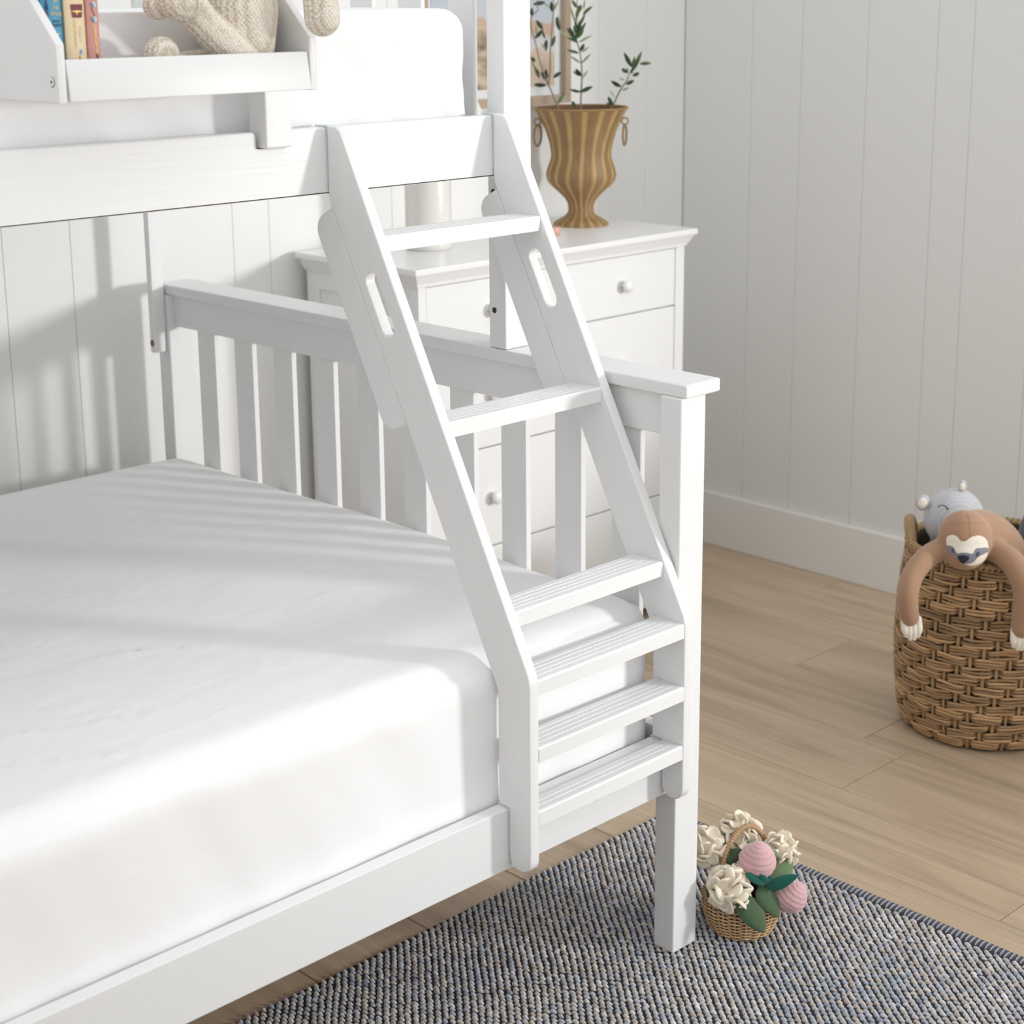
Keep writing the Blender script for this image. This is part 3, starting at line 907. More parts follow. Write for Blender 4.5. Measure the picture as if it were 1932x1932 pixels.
# ------------------------------------------------------------------ wicker urn and olive branches
M_wick = mat('golden_brown_wicker', (0.34, 0.205, 0.075), 0.5, attr='tint', bump=((700, 700, 1400), 0.3, 0.0008))
UL = (1.244, 1.396, DZ)
urn = empty('wicker_urn', UL)
tag(urn, 'golden brown fluted wicker urn on a round foot standing on the dresser', 'urn')
zpx = lambda yy: (426 - (yy / 6.9 + 180)) * 0.303 / 223
up = [(p[1] / 736, zpx(p[0])) for p in ((175, 87.5), (200, 85), (240, 81), (300, 77), (400, 69.5), (500, 64), (600, 59.5), (700, 56.5), (780, 55.5), (840, 57), (900, 60.5), (960, 63.5), (1020, 65.3), (1070, 65), (1120, 62.5), (1180, 55.5), (1250, 43.5), (1310, 34.5), (1350, 29), (1400, 25), (1440, 23.2), (1490, 22.8), (1520, 23.6), (1560, 27.5), (1590, 33), (1625, 43), (1655, 49.5), (1685, 52.5))]
up.append((0.0713, 0.0))
up[0] = (up[0][0], up[0][1] + 0.001)
zz = np.array([p[1] for p in up])[::-1]; rr_ = np.array([p[0] for p in up])[::-1]
zs = np.linspace(0, zz[-1], 210)
rs = np.interp(zs, zz, rr_)
ker = np.ones(5) / 5
rs2 = np.convolve(np.pad(rs, 2, mode='edge'), ker, mode='valid')
SEG = 176
V = []; Fc = []; tint = []
for i, (r_, z_) in enumerate(zip(rs2, zs)):
    for k in range(SEG):
        a = 2 * PI * k / SEG
        tw = a + 0.05 * math.sin(z_ * 16)
        flute = (math.cos(16 * tw) - 0.35) / 0.65
        row = math.sin(i * PI)   # even/odd ring
        amp = 0.0021 if z_ > 0.035 else 0.0014
        d_ = amp * max(0, flute) ** 0.8 + (0.0010 if i % 2 else -0.0002) * (1 - 0.55 * max(0, flute))
        if z_ < 0.045: d_ += 0.0016 * noise.noise(Vector((a * 9, z_ * 160, 2)))
        V.append(((r_ + d_) * math.cos(a), (r_ + d_) * math.sin(a), z_))
        k_ = min(1, max(0, (flute + 0.3) / 0.9)); base = np.array((0.34, 0.205, 0.085)) * (1 - k_) + np.array((0.50, 0.32, 0.13)) * k_
        f = (1.0 if i % 2 else 0.60 + 0.3 * max(0, flute)) * (1 + 0.15 * noise.noise(Vector((a * 5, z_ * 30, 0))))
        tint.append(np.append(np.clip(base * f, 0, 1), 1))
for i in range(len(zs) - 1):
    for k in range(SEG):
        k2 = (k + 1) % SEG
        Fc.append((i * SEG + k, i * SEG + k2, (i + 1) * SEG + k2, (i + 1) * SEG + k))
Fc.append(tuple(reversed(range(SEG))))
o = mk('woven_body', V, Fc, M_wick, urn, True)
ca = o.data.color_attributes.new('tint', 'FLOAT_COLOR', 'POINT')
ca.data.foreach_set('color', np.array(tint, dtype=np.float32).ravel())
M_wick2 = mat('golden_brown_cane', (0.36, 0.215, 0.085), 0.5, var=((0.22, 0.12, 0.045), (300, 300, 300), 0.7))
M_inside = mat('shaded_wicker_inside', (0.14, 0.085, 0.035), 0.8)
RT, HT = rs2[-1], zs[-1]
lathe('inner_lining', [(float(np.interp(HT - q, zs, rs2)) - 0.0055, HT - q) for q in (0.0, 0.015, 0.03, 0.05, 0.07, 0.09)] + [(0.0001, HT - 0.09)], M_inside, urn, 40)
ring = [((RT + 0.001) * math.cos(a), (RT + 0.001) * math.sin(a), HT) for a in np.linspace(0, 2 * PI, 61)]
tube('rim', ring, 0.0030, M_wick2, urn, 8)
for sgn in (-1, 1):
    # ring handles hang at both sides as the camera sees them
    ux, uy = 0.7163 * sgn, -0.6978 * sgn
    cx, cz = 0.1125, zpx(345)
    loop = [(ux * (cx + 0.0085 * math.cos(a)), uy * (cx + 0.0085 * math.cos(a)), cz + 0.0085 * math.sin(a)) for a in np.linspace(0, 2 * PI, 25)]
    h = tube('handle_loop', loop, 0.0021, M_wick2, urn, 8)
    px_, py_ = -uy, ux
    rad = 0.0265
    rg = []
    for a in np.linspace(0, 2 * PI, 33):
        s = 0.010 if sgn < 0 else 0.006
        d1 = rad * math.sin(a)
        rg.append((ux * cx + px_ * rad * math.cos(a) * 0.85 + ux * s * math.cos(a), uy * cx + py_ * rad * math.cos(a) * 0.85 + uy * s * math.cos(a), cz - 0.0085 - rad + d1))
    tube('handle_ring', rg, 0.0029, M_wick2, h, 8)

M_stem = mat('olive_stem', (0.22, 0.20, 0.14), 0.7)
M_leafd = mat('dark_olive_leaf', (0.022, 0.055, 0.020), 0.45)
M_leafm = mat('mid_olive_leaf', (0.075, 0.14, 0.045), 0.5)
M_leafp = mat('pale_olive_leaf', (0.30, 0.38, 0.21), 0.6)
BR1=[[(-0.07,0.305),(-0.082,0.337),(-0.094,0.362),(-0.108,0.399),(-0.117,0.428),(-0.127,0.472),(-0.135,0.499),(-0.136,0.527),(-0.119,0.546),(-0.121,0.556),(-0.119,0.582)],[(-0.092,0.362),(-0.088,0.399),(-0.088,0.437),(-0.084,0.495),(-0.08,0.542),(-0.078,0.589)]]
LV1=[(-0.097,0.372,-0.111,0.393,'d'),(-0.096,0.376,-0.1,0.399,'d'),(-0.099,0.36,-0.13,0.36,'d'),(-0.08,0.378,-0.059,0.391,'d'),(-0.116,0.378,-0.127,0.403,'d'),(-0.117,0.384,-0.135,0.422,'p'),(-0.127,0.418,-0.137,0.43,'d'),(-0.099,0.445,-0.098,0.474,'d'),(-0.1,0.449,-0.111,0.464,'p'),(-0.1,0.476,-0.108,0.495,'m'),(-0.126,0.477,-0.106,0.498,'d'),(-0.107,0.499,-0.123,0.521,'d'),(-0.123,0.487,-0.122,0.51,'p'),(-0.085,0.456,-0.077,0.483,'d'),(-0.064,0.496,-0.072,0.529,'d'),(-0.061,0.502,-0.068,0.534,'p'),(-0.064,0.494,-0.045,0.483,'p'),(-0.082,0.542,-0.086,0.567,'d'),(-0.08,0.542,-0.068,0.57,'p'),(-0.101,0.565,-0.132,0.56,'d'),(-0.103,0.563,-0.089,0.553,'p'),(-0.136,0.533,-0.133,0.552,'d'),(-0.07,0.312,-0.051,0.338,'m')]
BR2=[[(-0.009,0.305),(-0.008,0.342),(-0.007,0.379),(-0.009,0.417),(-0.013,0.446),(-0.019,0.467),(-0.022,0.494),(-0.019,0.532),(-0.02,0.57),(-0.019,0.598)]]
LV2=[(-0.009,0.341,0.02,0.355,'d'),(-0.011,0.341,-0.038,0.35,'m'),(-0.009,0.342,-0.015,0.343,'m'),(-0.008,0.382,-0.023,0.4,'d'),(-0.011,0.381,-0.031,0.391,'m'),(-0.005,0.375,0.009,0.396,'p'),(-0.009,0.412,0.016,0.438,'p'),(-0.01,0.414,-0.036,0.431,'p'),(-0.015,0.438,-0.044,0.444,'m'),(-0.011,0.443,-0.002,0.462,'d'),(-0.007,0.44,0.011,0.454,'p'),(-0.015,0.465,0.016,0.483,'p'),(-0.017,0.464,-0.047,0.477,'m'),(-0.02,0.467,-0.047,0.5,'d'),(-0.021,0.471,-0.039,0.504,'m'),(-0.019,0.475,0.002,0.515,'m'),(-0.017,0.477,-0.004,0.5,'d'),(-0.021,0.479,-0.025,0.519,'m'),(-0.017,0.502,0.0,0.538,'m'),(-0.025,0.517,-0.035,0.553,'p'),(-0.021,0.524,-0.013,0.559,'m'),(-0.02,0.551,-0.031,0.57,'m'),(-0.013,0.541,-0.01,0.559,'m'),(-0.004,0.534,0.018,0.555,'m'),(-0.002,0.547,0.002,0.57,'p'),(-0.023,0.304,-0.033,0.317,'d'),(-0.026,0.513,-0.021,0.528,'p'),(-0.019,0.486,-0.029,0.507,'d'),(-0.018,0.49,-0.01,0.521,'d')]
BR3=[[(0.077,0.31),(0.093,0.345),(0.109,0.37),(0.116,0.387),(0.124,0.399),(0.14,0.416)]]
LV3=[(0.121,0.403,0.103,0.438,'d'),(0.124,0.397,0.128,0.428,'m'),(0.128,0.399,0.147,0.441,'m'),(0.142,0.41,0.171,0.411,'m'),(0.12,0.391,0.14,0.424,'d'),(0.108,0.388,0.096,0.399,'d'),(0.111,0.386,0.11,0.4,'m'),(0.121,0.385,0.124,0.397,'m'),(0.124,0.38,0.142,0.387,'d'),(0.107,0.358,0.128,0.368,'d'),(0.103,0.368,0.09,0.374,'p'),(0.094,0.353,0.068,0.368,'d'),(0.097,0.343,0.115,0.351,'p'),(0.078,0.326,0.065,0.342,'p'),(0.073,0.306,0.061,0.328,'d'),(0.066,0.307,0.057,0.312,'m')]

def leaf_mesh(L, wd, curl):
    V = []; Fc = []
    nl = 8; th = 0.00035
    for side in (1, -1):
        for i in range(nl + 1):
            t = i / nl
            w_ = wd * math.sin(PI * min(1, t * 0.92 + 0.05)) ** 0.8 * (1 - 0.15 * t)
            for j in (-1, 0, 1):
                V.append((j * w_, (side * th + abs(j) * w_ * 0.35 + curl * t * t), t * L))
    m_ = (nl + 1) * 3
    for i in range(nl):
        for j in range(2):
            a = i * 3 + j
            Fc.append((a, a + 1, a + 4, a + 3)); Fc.append((m_ + a + 3, m_ + a + 4, m_ + a + 1, m_ + a))
    for i in range(nl):
        for j in (0, 2):
            a = i * 3 + j
            Fc.append((a, a + 3, m_ + a + 3, m_ + a) if j == 0 else (m_ + a, m_ + a + 3, a + 3, a))
    return V, Fc
labels = ['forked olive branch in the wicker urn, the one leaning left behind the bed post',
          'straight upright olive branch standing in the middle of the wicker urn',
          'short olive sprig leaning right out of the wicker urn']
for bi, (BR, LV) in enumerate(((BR1, LV1), (BR2, LV2), (BR3, LV3))):
    b0 = BR[0][0]
    root = empty('olive_branch', (1.25, 1.39, DZ), -0.7723)
    tag(root, labels[bi], 'branch', 'olive branches in the urn')
    for s_i, st in enumerate(BR):
        dy0 = 0.012 * (bi - 1)
        pts = [(a, dy0 + 0.01 * math.sin(i * 1.3 + bi), b) for i, (a, b) in enumerate(st)]
        if s_i == 0: pts = [(pts[0][0] * 0.45, dy0, 0.215)] + pts
        pl = spline(pts, 5)
        tube('stem', pl, [0.0021 * (1 - 0.7 * i / len(pl)) + 0.0004 for i in range(len(pl))], M_stem, root, 7)
    for i, (ax_, az_, bx_, bz_, t_) in enumerate(LV):
        L = math.hypot(bx_ - ax_, bz_ - az_)
        depth = random.uniform(-0.5, 0.5) * L * (0.4 if t_ == 'd' else 0.9)
        wd = (0.0058 if t_ == 'd' else 0.0050 if t_ == 'm' else 0.0042) * (0.75 + L * 8)
        wd *= {'p': 0.75}.get(t_, 1.0)
        V, Fc = leaf_mesh(math.hypot(L, depth), min(wd, 0.0085), random.uniform(-0.004, 0.004))
        o = mk('leaf', V, Fc, {'d': M_leafd, 'm': M_leafm, 'p': M_leafp}[t_], root, True)
        d_ = Vector((bx_ - ax_, depth, bz_ - az_))
        dz_ = d_.normalized(); yv = Vector((0, -1, 0)); yv = (yv - dz_ * yv.dot(dz_)).normalized(); xv = yv.cross(dz_)
        mr_ = Matrix((xv, yv, dz_)).transposed() @ Matrix.Rotation(random.uniform(-0.9, 0.9) * (1.0 if t_ != 'd' else 0.6), 3, 'Z')
        o.rotation_euler = mr_.to_euler()
        o.location = (ax_, 0.012 * (bi - 1), az_)

# ------------------------------------------------------------------ framed picture on the back wall
M_oak = mat('pale_oak_frame', (0.46, 0.36, 0.27), 0.5, var=((0.36, 0.27, 0.19), (60, 60, 8), 0.6))
M_mount = mat('white_mount', (0.72, 0.74, 0.76), 0.8)
def art_mat():
    mt = bpy.data.materials.new('coastal_print'); mt.use_nodes = True
    n, l = nodes(mt); b = n['Principled BSDF']; b.inputs['Roughness'].default_value = 0.6
    tc = n.new('ShaderNodeTexCoord'); sx = n.new('ShaderNodeSeparateXYZ')
    l.new(tc.outputs['Object'], sx.inputs[0])
    nz = n.new('ShaderNodeTexNoise'); nz.inputs['Scale'].default_value = 9; nz.inputs['Detail'].default_value = 5
    l.new(tc.outputs['Object'], nz.inputs['Vector'])
    ma = n.new('ShaderNodeMath'); ma.operation = 'MULTIPLY_ADD'; ma.inputs[1].default_value = 0.10
    l.new(nz.outputs['Fac'], ma.inputs[0]); l.new(sx.outputs['Z'], ma.inputs[2])
    mr = n.new('ShaderNodeMapRange'); mr.inputs[1].default_value = 1.385; mr.inputs[2].default_value = 1.70
    l.new(ma.outputs[0], mr.inputs[0])
    cr = n.new('ShaderNodeValToRGB'); e = cr.color_ramp.elements
    e[0].position = 0.0; e[0].color = (0.62, 0.50, 0.40, 1)
    e[1].position = 1.0; e[1].color = (0.46, 0.52, 0.60, 1)
    for p, c in ((0.20, (0.55, 0.42, 0.33, 1)), (0.36, (0.60, 0.47, 0.38, 1)), (0.40, (0.64, 0.63, 0.63, 1)), (0.50, (0.58, 0.58, 0.62, 1)), (0.53, (0.56, 0.40, 0.30, 1)), (0.62, (0.52, 0.38, 0.29, 1)), (0.655, (0.52, 0.55, 0.60, 1))):
        k = e.new(p); k.color = c
    l.new(mr.outputs[0], cr.inputs[0])
    # rocks towards the left part of the print
    v = n.new('ShaderNodeTexNoise'); v.inputs['Scale'].default_value = 22; v.inputs['Detail'].default_value = 6
    mp = n.new('ShaderNodeMapping'); mp.inputs['Scale'].default_value = (0.6, 1, 1.6); l.new(tc.outputs['Object'], mp.inputs[0]); l.new(mp.outputs[0], v.inputs['Vector'])
    cr2 = n.new('ShaderNodeValToRGB'); cr2.color_ramp.elements[0].color = (0.16, 0.11, 0.06, 1); cr2.color_ramp.elements[1].color = (0.55, 0.45, 0.33, 1)
    cr2.color_ramp.elements[0].position = 0.35; cr2.color_ramp.elements[1].position = 0.65
    l.new(v.outputs['Fac'], cr2.inputs[0])
    mx = n.new('ShaderNodeMapRange'); mx.inputs[1].default_value = 1.16; mx.inputs[2].default_value = 1.08
    l.new(sx.outputs['X'], mx.inputs[0])
    mz = n.new('ShaderNodeMapRange'); mz.inputs[1].default_value = 1.575; mz.inputs[2].default_value = 1.545
    l.new(ma.outputs[0], mz.inputs[0])
    mm = n.new('ShaderNodeMath'); mm.operation = 'MULTIPLY'; l.new(mx.outputs[0], mm.inputs[0]); l.new(mz.outputs[0], mm.inputs[1])
    mi = n.new('ShaderNodeMix'); mi.data_type = 'RGBA'
    l.new(mm.outputs[0], mi.inputs[0]); l.new(cr.outputs[0], mi.inputs[6]); l.new(cr2.outputs[0], mi.inputs[7])
    l.new(mi.outputs[2], b.inputs['Base Color'])
    return mt
pic = empty('framed_picture', (1.09, YB - 0.001, 1.318))
tag(pic, 'oak framed coastal beach print hanging on the back wall above the urn', 'picture')
X0, X1, Z0, Z1 = 0.83, 1.356, 1.318, 2.0
bm = bmesh.new()
for x0, x1, z0, z1 in ((X0, X1, Z0, Z0 + 0.022), (X0, X1, Z1 - 0.022, Z1), (X0, X0 + 0.022, Z0 + 0.022, Z1 - 0.022), (X1 - 0.022, X1, Z0 + 0.022, Z1 - 0.022)):
    add_box(bm, x0, x1, YB - 0.036, YB - 0.001, z0, z1, 0.0012, 1)
world_part(from_bm('frame', bm, M_oak), pic)
world_part(box('mount', X0 + 0.02, X1 - 0.02, YB - 0.018, YB - 0.012, Z0 + 0.02, Z1 - 0.02, M_mount, None, 0), pic)
world_part(box('print', X0 + 0.045, X1 - 0.047, YB - 0.0195, YB - 0.018, Z0 + 0.045, Z1 - 0.045, art_mat(), None, 0), pic)

# ------------------------------------------------------------------ rug
M_rugbase = mat('rug_backing', (0.022, 0.023, 0.03), 0.95)
M_loop = mat('rug_wool', (0.36, 0.35, 0.36), 0.9, attr='tint', sheen=0.2, bump=((500, 900, 500), 0.5, 0.0008))
RX0, RX1, RYA, RYB = -1.16, 0.418, -0.96, 0.364
rug = box('woven_rug', RX0, RX1, RYA, RYB, ZF + 0.0002, -0.0035, M_rugbase, bevel=0)
tag(rug, 'grey and blue woven wool rug with navy striped edge under the bed post', 'rug')

def dome(nseg, nring):
    """unit half ellipsoid"""
    v = []; f = []
    for j in range(nring):
        th = PI / 2 * j / nring
        for i in range(nseg):
            a = 2 * PI * i / nseg
            v.append((math.cos(th) * math.cos(a), math.cos(th) * math.sin(a), math.sin(th)))
    v.append((0, 0, 1))
    for j in range(nring - 1):
        for i in range(nseg):
            i2 = (i + 1) % nseg
            f.append((j * nseg + i, j * nseg + i2, (j + 1) * nseg + i2, (j + 1) * nseg + i))
    tri = [((nring - 1) * nseg + i, (nring - 1) * nseg + (i + 1) % nseg, nseg * nring) for i in range(nseg)]
    return np.array(v), f, tri

def scatter(name, P, S, A, C, zbase, parent, mt, nseg=9, nring=3, skew=0.35):
    """many small domes joined into one mesh: centres P, half sizes S, turn A, colours C"""
    v, q, t = dome(nseg, nring)
    n = len(P); m_ = len(v)
    ca, sa = np.cos(A)[:, None], np.sin(A)[:, None]
    X = v[None, :, 0] * S[:, 0:1]; Y = v[None, :, 1] * S[:, 1:2]; Z = v[None, :, 2] * S[:, 2:3]
    Y = Y + Z * skew
    co = np.empty((n, m_, 3))
    co[:, :, 0] = P[:, 0:1] + X * ca - Y * sa
    co[:, :, 1] = P[:, 1:2] + X * sa + Y * ca
    co[:, :, 2] = P[:, 2:3] + Z
    qa = np.array(q); ta = np.array(t)
    off = (np.arange(n) * m_)[:, None, None]
    Q = (qa[None] + off).reshape(-1, 4); T = (ta[None] + off).reshape(-1, 3)
    me = bpy.data.meshes.new(name)
    me.vertices.add(n * m_); me.vertices.foreach_set('co', co.astype(np.float32).ravel())
    me.loops.add(Q.size + T.size)
    me.loops.foreach_set('vertex_index', np.concatenate([Q.ravel(), T.ravel()]).astype(np.int32))
    st = np.concatenate([np.arange(len(Q)) * 4, Q.size + np.arange(len(T)) * 3]).astype(np.int32)
    me.polygons.add(len(Q) + len(T)); me.polygons.foreach_set('loop_start', st)
    me.polygons.foreach_set('use_smooth', np.ones(len(st), dtype=bool))
    me.update(calc_edges=True); me.validate()
    ca_ = me.color_attributes.new('tint', 'FLOAT_COLOR', 'POINT')
    cc = np.repeat(np.concatenate([C, np.ones((n, 1))], 1)[:, None, :], m_, 1)
    ca_.data.foreach_set('color', cc.astype(np.float32).ravel())
    me.materials.append(mt)
    o = bpy.data.objects.new(name, me); link(o, parent)
    o['kind'] = 'stuff'
    return o

P = []
j = 0
x = RX1 - 0.030
while x > RX0 + 0.004:
    ys = np.arange(RYB - 0.006 - (0.0092 if j % 2 else 0.0), RYA + 0.004, -0.0184)
    for y in ys: P.append((x, y))
    x -= 0.0076; j += 1
P = np.array(P)
n = len(P)
# rows wander a little, as hand weaving does
wob = 0.0035 * np.sin(P[:, 1] * 11 + P[:, 0] * 3) + 0.002 * np.sin(P[:, 1] * 23 + 1.7 * P[:, 0])
wob2 = 0.003 * np.sin(P[:, 0] * 9 + P[:, 1] * 4)
P3 = np.stack([P[:, 0] + wob * 0.8 + RNG.normal(0, 0.0006, n), np.minimum(P[:, 1] + wob2 + RNG.normal(0, 0.0007, n), RYB - 0.002), np.full(n, -0.0045)], 1)
S = np.stack([RNG.normal(0.0036, 0.0003, n), RNG.normal(0.0061, 0.0005, n), RNG.normal(0.0062, 0.0006, n)], 1)
A = RNG.normal(0.24, 0.10, n)
pal = np.array([(0.50, 0.46, 0.43), (0.44, 0.42, 0.42), (0.40, 0.40, 0.43), (0.56, 0.53, 0.51), (0.33, 0.345, 0.385), (0.46, 0.40, 0.35)])
low = np.array([noise.noise(Vector((p[0] * 5, p[1] * 5, 3.0))) for p in P])
pick = np.clip((RNG.random(n) * 0.7 + (low + 0.5) * 0.35) * 6, 0, 5.99).astype(int)
order = np.array([3, 0, 1, 5, 2, 4])
C = 1.28 * np.array([(0.94, 0.97, 1.0)]) * pal[order[pick]] * (1 + RNG.normal(0, 0.10, (n, 1)))
scatter('wool_loops', P3, S, A, np.clip(C, 0.02, 0.9), 0, rug, M_loop)
ys = np.arange(RYB - 0.004, RYA, -0.0048)
n = len(ys)
Pe = np.stack([np.full(n, RX1 - 0.0125) + RNG.normal(0, 0.0006, n), ys, np.full(n, -0.0050)], 1)
Se = np.stack([np.full(n, 0.0145), np.full(n, 0.0027), np.full(n, 0.0048)], 1)
Ce = np.where((np.arange(n) % 2 == 0)[:, None], np.array([(0.045, 0.055, 0.085)]), np.array([(0.36, 0.35, 0.36)]))
scatter('bound_edge', Pe, Se, np.full(n, 0.12) + RNG.normal(0, 0.05, n), Ce, 0, rug, M_loop, 8, 3, 0.1)

# ------------------------------------------------------------------ tall seagrass basket
M_sea = mat('seagrass', (0.40, 0.27, 0.15), 0.6, attr='tint', bump=((350, 350, 1500), 0.5, 0.0012))
M_stake = mat('cane_stake', (0.46, 0.31, 0.16), 0.55, var=((0.30, 0.19, 0.09), (200, 200, 30), 0.6))
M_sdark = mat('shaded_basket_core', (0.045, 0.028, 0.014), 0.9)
BC = (1.26, 0.16, ZF)
bk2 = empty('seagrass_basket', BC)
tag(bk2, 'tall round seagrass basket of twill weave holding soft toys by the right wall', 'basket')
BH = 0.425
def BR_(z): return 0.178 + 0.017 * math.sin(PI * min(1, max(0, z / BH))) - (0.012 * max(0, (0.03 - z) / 0.03))
NS = 44
core = [(BR_(z) - 0.0065, z) for z in np.linspace(0.002, BH - 0.005, 14)]
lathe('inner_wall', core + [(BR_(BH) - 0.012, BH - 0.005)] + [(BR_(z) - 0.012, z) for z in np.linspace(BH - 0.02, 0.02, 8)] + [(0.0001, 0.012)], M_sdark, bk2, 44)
for s in range(NS):
    a = 2 * PI * (s + 0.5) / NS
    dbl = s % 5 == 2
    V = []; Fc = []
    zs_ = np.linspace(0.003, BH - 0.002, 14)
    for i, z in enumerate(zs_):
        r_ = BR_(z)
        for k, (du, dr) in enumerate(((-1, -0.0015), (-0.6, 0.0018), (0.6, 0.0018), (1, -0.0015))):
            w_ = (0.0046 if not dbl else 0.0036) * du
            V.append(((r_ + dr) * math.cos(a) - w_ * math.sin(a), (r_ + dr) * math.sin(a) + w_ * math.cos(a), z))
    for i in range(len(zs_) - 1):
        for k in range(4):
            k2 = (k + 1) % 4
            Fc.append((i * 4 + k, i * 4 + k2, (i + 1) * 4 + k2, (i + 1) * 4 + k))
    mk('stake', V, Fc, M_stake, bk2, True)
NR = 19
RH = (BH - 0.016) / NR
for row in range(NR):
    V = []; Fc = []; T_ = []
    strands = 3
    tilt = random.uniform(-1, 1)
    for st in range(strands):
        zc_ = 0.008 + row * RH + (st + 0.5) * RH / strands
        nseg = NS * 7
        o = len(V)
        base = np.array((0.46, 0.285, 0.145)) * random.uniform(0.60, 1.2)
        ph = random.uniform(0, 9)
        for i in range(nseg):
            u = i / 7.0          # in stakes
            a = 2 * PI * (u + 0.5) / NS
            s = int(round(u)); f = u - s
            under = ((s + 2 * row) % 3 == 0)
            o0 = 0.0058 + 0.0022 * noise.noise(Vector((u * 0.5, row * 3.1 + st, 1)))
            dip = (1.0 if abs(f) < 0.22 else 0.5 * (1 + math.cos(PI * min(1, (abs(f) - 0.22) / 0.28)))) if under else 0
            off = o0 * (1 - dip) - 0.0058 * dip
            zz_ = zc_ + 0.0030 * noise.noise(Vector((u * 0.45 + ph, row, st))) + 0.0012 * math.sin(2 * PI * u / 3 + row * 2.1)
            r_ = BR_(zz_) + off
            rad = 0.0035 * (1 + 0.22 * noise.noise(Vector((u * 0.8, ph, 2))))
            for k in range(5):
                q = 2 * PI * k / 5 + 0.3
                rr2 = r_ + rad * math.cos(q) * 0.85
                V.append((rr2 * math.cos(a), rr2 * math.sin(a), zz_ + rad * math.sin(q)))
                T_.append((*np.clip(base * (1 + 0.38 * noise.noise(Vector((u * 0.35, ph, row)))), 0.02, 0.9), 1))
        for i in range(nseg):
            i2 = (i + 1) % nseg
            for k in range(5):
                k2 = (k + 1) % 5
                Fc.append((o + i * 5 + k, o + i2 * 5 + k, o + i2 * 5 + k2, o + i * 5 + k2))
    ob = mk('woven_row', V, Fc, M_sea, bk2, True)
    ca = ob.data.color_attributes.new('tint', 'FLOAT_COLOR', 'POINT')
    ca.data.foreach_set('color', np.array(T_, dtype=np.float32).ravel())
# wrapped rim: a coil around the top hoop
pts = []
for i in range(900):
    a = 2 * PI * i / 900; q = 2 * PI * 92 * i / 900
    r_ = BR_(BH) + 0.001 + 0.0075 * math.cos(q)
    pts.append((r_ * math.cos(a), r_ * math.sin(a), BH - 0.003 + 0.0075 * math.sin(q)))
pts.append(pts[0])
tube('rim', pts, 0.0036, M_stake, bk2, 5)
tube('rim_core', [(BR_(BH) * math.cos(a), BR_(BH) * math.sin(a), BH - 0.003) for a in np.linspace(0, 2 * PI, 49)], 0.0065, M_stake, bk2, 8)
# arched handle on the left side as seen from the bed
ha = math.atan2(0.6978, -0.7163) - 0.25
for sc_, sgn in ((1.0, 1), (1.0, -1)):
    pts = []
    for t in np.linspace(0, 1, 40):
        aa = ha + (t - 0.5) * 0.62 + (0 if sgn > 0 else PI)
        zz_ = BH - 0.012 + 0.050 * math.sin(PI * t) ** 0.7
        r_ = BR_(BH) + 0.002
        pts.append((r_ * math.cos(aa), r_ * math.sin(aa), zz_))
    h = tube('handle', pts, 0.0085, M_stake, bk2, 8)
    cp = []
    for i in range(260):
        t = i / 259; q = 2 * PI * 24 * t
        aa = ha + (t - 0.5) * 0.62 + (0 if sgn > 0 else PI)
        zz_ = BH - 0.012 + 0.050 * math.sin(PI * t) ** 0.7 + 0.0100 * math.sin(q)
        r_ = BR_(BH) + 0.002 + 0.0100 * math.cos(q)
        cp.append((r_ * math.cos(aa), r_ * math.sin(aa), zz_))
    tube('handle_wrap', cp, 0.0030, M_stake, h, 5)

ROT = -0.7723     # the toys face the bed: local x to the camera's right, local -y towards it
# ------------------------------------------------------------------ sloth toy draped over the basket rim
sl = empty('sloth_toy', (1.26, 0.16, 0.0), ROT)
tag(sl, 'tan sloth soft toy with cream mask face draped over the basket front', 'soft toy', 'soft toys in the seagrass basket')
Y = -0.205
body = blob('body', [
    ('e', (-0.1120, -0.185, 0.487), (0.056, 0.050, 0.058)),
    ('e', (-0.1130, -0.196, 0.464), (0.050, 0.042, 0.044)),
    ('t', [(-0.105, -0.16, 0.487), (-0.062, -0.125, 0.470), (-0.018, -0.085, 0.432), (0.028, -0.04, 0.370)], [0.048, 0.058, 0.060, 0.055]),
    ('t', [(-0.135, -0.165, 0.466), (-0.185, -0.190, 0.449), (-0.222, -0.218, 0.421), (-0.238, -0.240, 0.386), (-0.237, -0.242, 0.352), (-0.232, -0.240, 0.330)], [0.022, 0.024, 0.0235, 0.0225, 0.022, 0.0205]),
    ('t', [(-0.055, -0.165, 0.460), (-0.018, -0.205, 0.440), (-0.001, -0.232, 0.410), (0.006, -0.240, 0.375), (0.006, -0.240, 0.338), (0.004, -0.238, 0.304)], [0.024, 0.027, 0.026, 0.025, 0.0245, 0.0235]),
    ], 0.0042, M_sloth, sl, 8)
MASK = [(-0.1567, 0.4895), (-0.1529, 0.4948), (-0.145, 0.4962), (-0.1377, 0.4915), (-0.1323, 0.4841), (-0.1252, 0.4819), (-0.1184, 0.4861), (-0.1087, 0.4923), (-0.0948, 0.4942), (-0.0825, 0.4899), (-0.074, 0.4804), (-0.0711, 0.4657), (-0.0742, 0.4488), (-0.0835, 0.4362), (-0.0993, 0.43), (-0.1154, 0.4302), (-0.1278, 0.4366), (-0.1384, 0.4473), (-0.1512, 0.4601), (-0.1563, 0.4748)]
BAND = [(-0.1555, 0.4731), (-0.1457, 0.4705), (-0.1412, 0.4621), (-0.1379, 0.4568), (-0.1229, 0.4577), (-0.1077, 0.4555), (-0.1013, 0.4659), (-0.0873, 0.4679), (-0.0753, 0.4678), (-0.0714, 0.4636), (-0.0727, 0.4583), (-0.0904, 0.4511), (-0.0981, 0.4459), (-0.1038, 0.4385), (-0.1156, 0.4334), (-0.1299, 0.4377), (-0.1417, 0.4515), (-0.1525, 0.46)]
